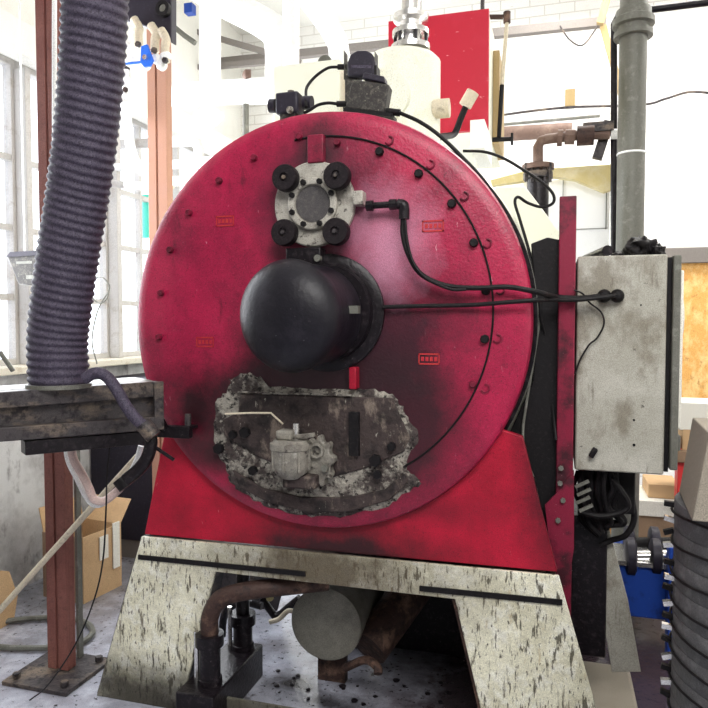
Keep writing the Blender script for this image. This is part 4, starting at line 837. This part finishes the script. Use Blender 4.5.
for x, y in ((681, 565), (681, 582), (681, 598), (682, 612)):
    MB().box(W(x, y, Y=3.25), (.022, .02, .02)).build('clip', 'chrome', bm_)
hose('black_conduit', [W(606, 575, Y=3.0), W(618, 585, Y=3.0), W(621, 605, Y=3.0), W(625, 622, Y=3.02)], .02, 'black', 'thick black tube hanging in front of the left end of the blue machine')
# shelf of boxes behind
def bxx(name, x0, y0, x1, y1, Y0, Y1, m, label, cat='box', bev=.004):
    a = W(x0, y1, Y=Y0); b = W(x1, y0, Y=Y0); return MB().lohi((a.x, Y0, a.z), (b.x, Y1, b.z)).build(name, m, bevel=bev, label=label, cat=cat)
tbz = W(660, 547, Y=4.4).z
wt = empty('work_table', (W(660, 540, Y=4.4).x, 4.7, 0), 'pale work table standing behind the blue machine', 'table')
MB().lohi((W(600, 540, Y=4.4).x, 4.4, tbz-.03), (1.45, 5.1, tbz)).build('table_top', 'tan', wt)
for x in (W(603, 540, Y=4.4).x, 1.38):
    for y in (4.43, 5.0): MB().lohi((x, y, 0), (x+.05, y+.05, tbz-.03)).build('leg', 'wood', wt)
def on(name, x0, x1, ytop, Y0, Y1, m, label, z0=None, cat='box'):
    z0 = tbz+.001 if z0 is None else z0
    a = W(x0, 500, Y=Y0).x; b = W(x1, 500, Y=Y0).x; zt = W(x0, ytop, Y=Y0).z
    MB().lohi((a, Y0, z0), (b, Y1, zt)).build(name, m, bevel=.004, label=label, cat=cat); return zt
z1 = on('brown_box', 632, 684, 514, 4.45, 4.8, 'carddark', 'dark brown carton on the pale table behind the blue machine')
z2 = on('white_box', 636, 690, 500, 4.42, 4.85, 'paper', 'flat white box lying on the dark brown carton', z1+.001)
z3 = on('brown_box', 648, 680, 484, 4.5, 4.8, 'card', 'brown carton on top of the flat white box', z2+.001)
on('yellow_box', 600, 620, 498, 4.5, 4.75, 'osb', 'small yellow box on the pale table left of the dark brown carton')
on('white_carton', 621, 631, 508, 4.5, 4.75, 'paper', 'narrow white carton between the yellow box and the dark brown carton')
bxx('red_canister', 677, 450, 690, 500, 4.2, 4.3, 'redbox', 'bright red canister right of the brown carton', 'canister')
# shelf with paper pile at right
sh = bxx('storage_shelf', 668, 455, 760, 462, 4.15, 4.6, 'carddark', 'dark shelf board below the white cartons at the right', 'shelf')
bxx('white_carton', 679, 404, 730, 430, 4.2, 4.5, 'paper', 'open white carton on the brown one at the right edge', 'box')
bxx('tan_carton', 682, 430.5, 730, 454.5, 4.2, 4.5, 'card', 'brown carton under the open white carton at the right edge', 'box')
bxx('blue_rag', 676, 436, 681, 454.5, 4.16, 4.25, 'galv', 'small pale rag beside the brown carton on the dark shelf', 'rag')

# ------------------------------------------------------------ foreground ring stack on the right
sc_ = W(792, 520, d=1.72); RX, RY = sc_.x, sc_.y; RR = .27
ztopr = W(700, 522, d=1.6).z
rs = empty('ring_stack', (RX, RY, 0), 'tall stack of grey rubber rings bound with dark wires at the right edge', 'stack')
nL = 14; hL = ztopr/nL
for i in range(nL):
    z = i*hL
    MB().lathe((RX, RY, z), (0, 0, 1), [(RR*.55, .0), (RR-.002, 0), (RR, .004), (RR+.001, hL/2), (RR, hL-.004), (RR-.002, hL-.001), (RR*.55, hL-.002)], 56).build('rubber_ring', 'stud', rs)
    zz = z+hL*.55
    wv = [Vector((RX+(RR+.006)*math.cos(t), RY+(RR+.006)*math.sin(t), zz+.010*math.sin(t*2+i))) for t in [k*2*PI/40 for k in range(41)]]
    MB().tube(wv, .0035, 6, smooth=False).build('binding_wire', 'black', rs)
    an = math.atan2(-RY, -RX)+.10
    for da, hh in ((0, .012), ):
        c = Vector((RX+(RR+.009)*math.cos(an), RY+(RR+.009)*math.sin(an), zz-.004)); MB().box(c, (.034, .010, hh), (0, 0, an+PI/2)).build('wire_clip', 'black', rs)
    for j in range(2):
        an2 = math.atan2(-RY, -RX)-1.36+random.uniform(-.1, .1)
        c = Vector((RX+(RR+.012)*math.cos(an2), RY+(RR+.012)*math.sin(an2), z+hL*(j+.5)/2))
        MB().box(c, (.026, .016, .013), (0, random.uniform(-.4, .4), an2)).build('edge_stud', 'chrome' if j % 2 == 0 else 'black', rs)
a = W(692, 518, d=1.6)
MB().hexa([Vector((a.x, a.y, ztopr+.002)), Vector((a.x+.34, a.y-.02, ztopr+.002)), Vector((a.x+.36, a.y+.3, ztopr+.002)), Vector((a.x+.02, a.y+.3, ztopr+.002)),
           Vector((a.x+.035, a.y+.01, ztopr+.21)), Vector((a.x+.37, a.y-.01, ztopr+.21)), Vector((a.x+.38, a.y+.3, ztopr+.21)), Vector((a.x+.05, a.y+.3, ztopr+.21))]).build('cardboard_box', 'tan', bevel=.003, label='dull tan cardboard box on top of the grey ring stack at the right edge', cat='box')
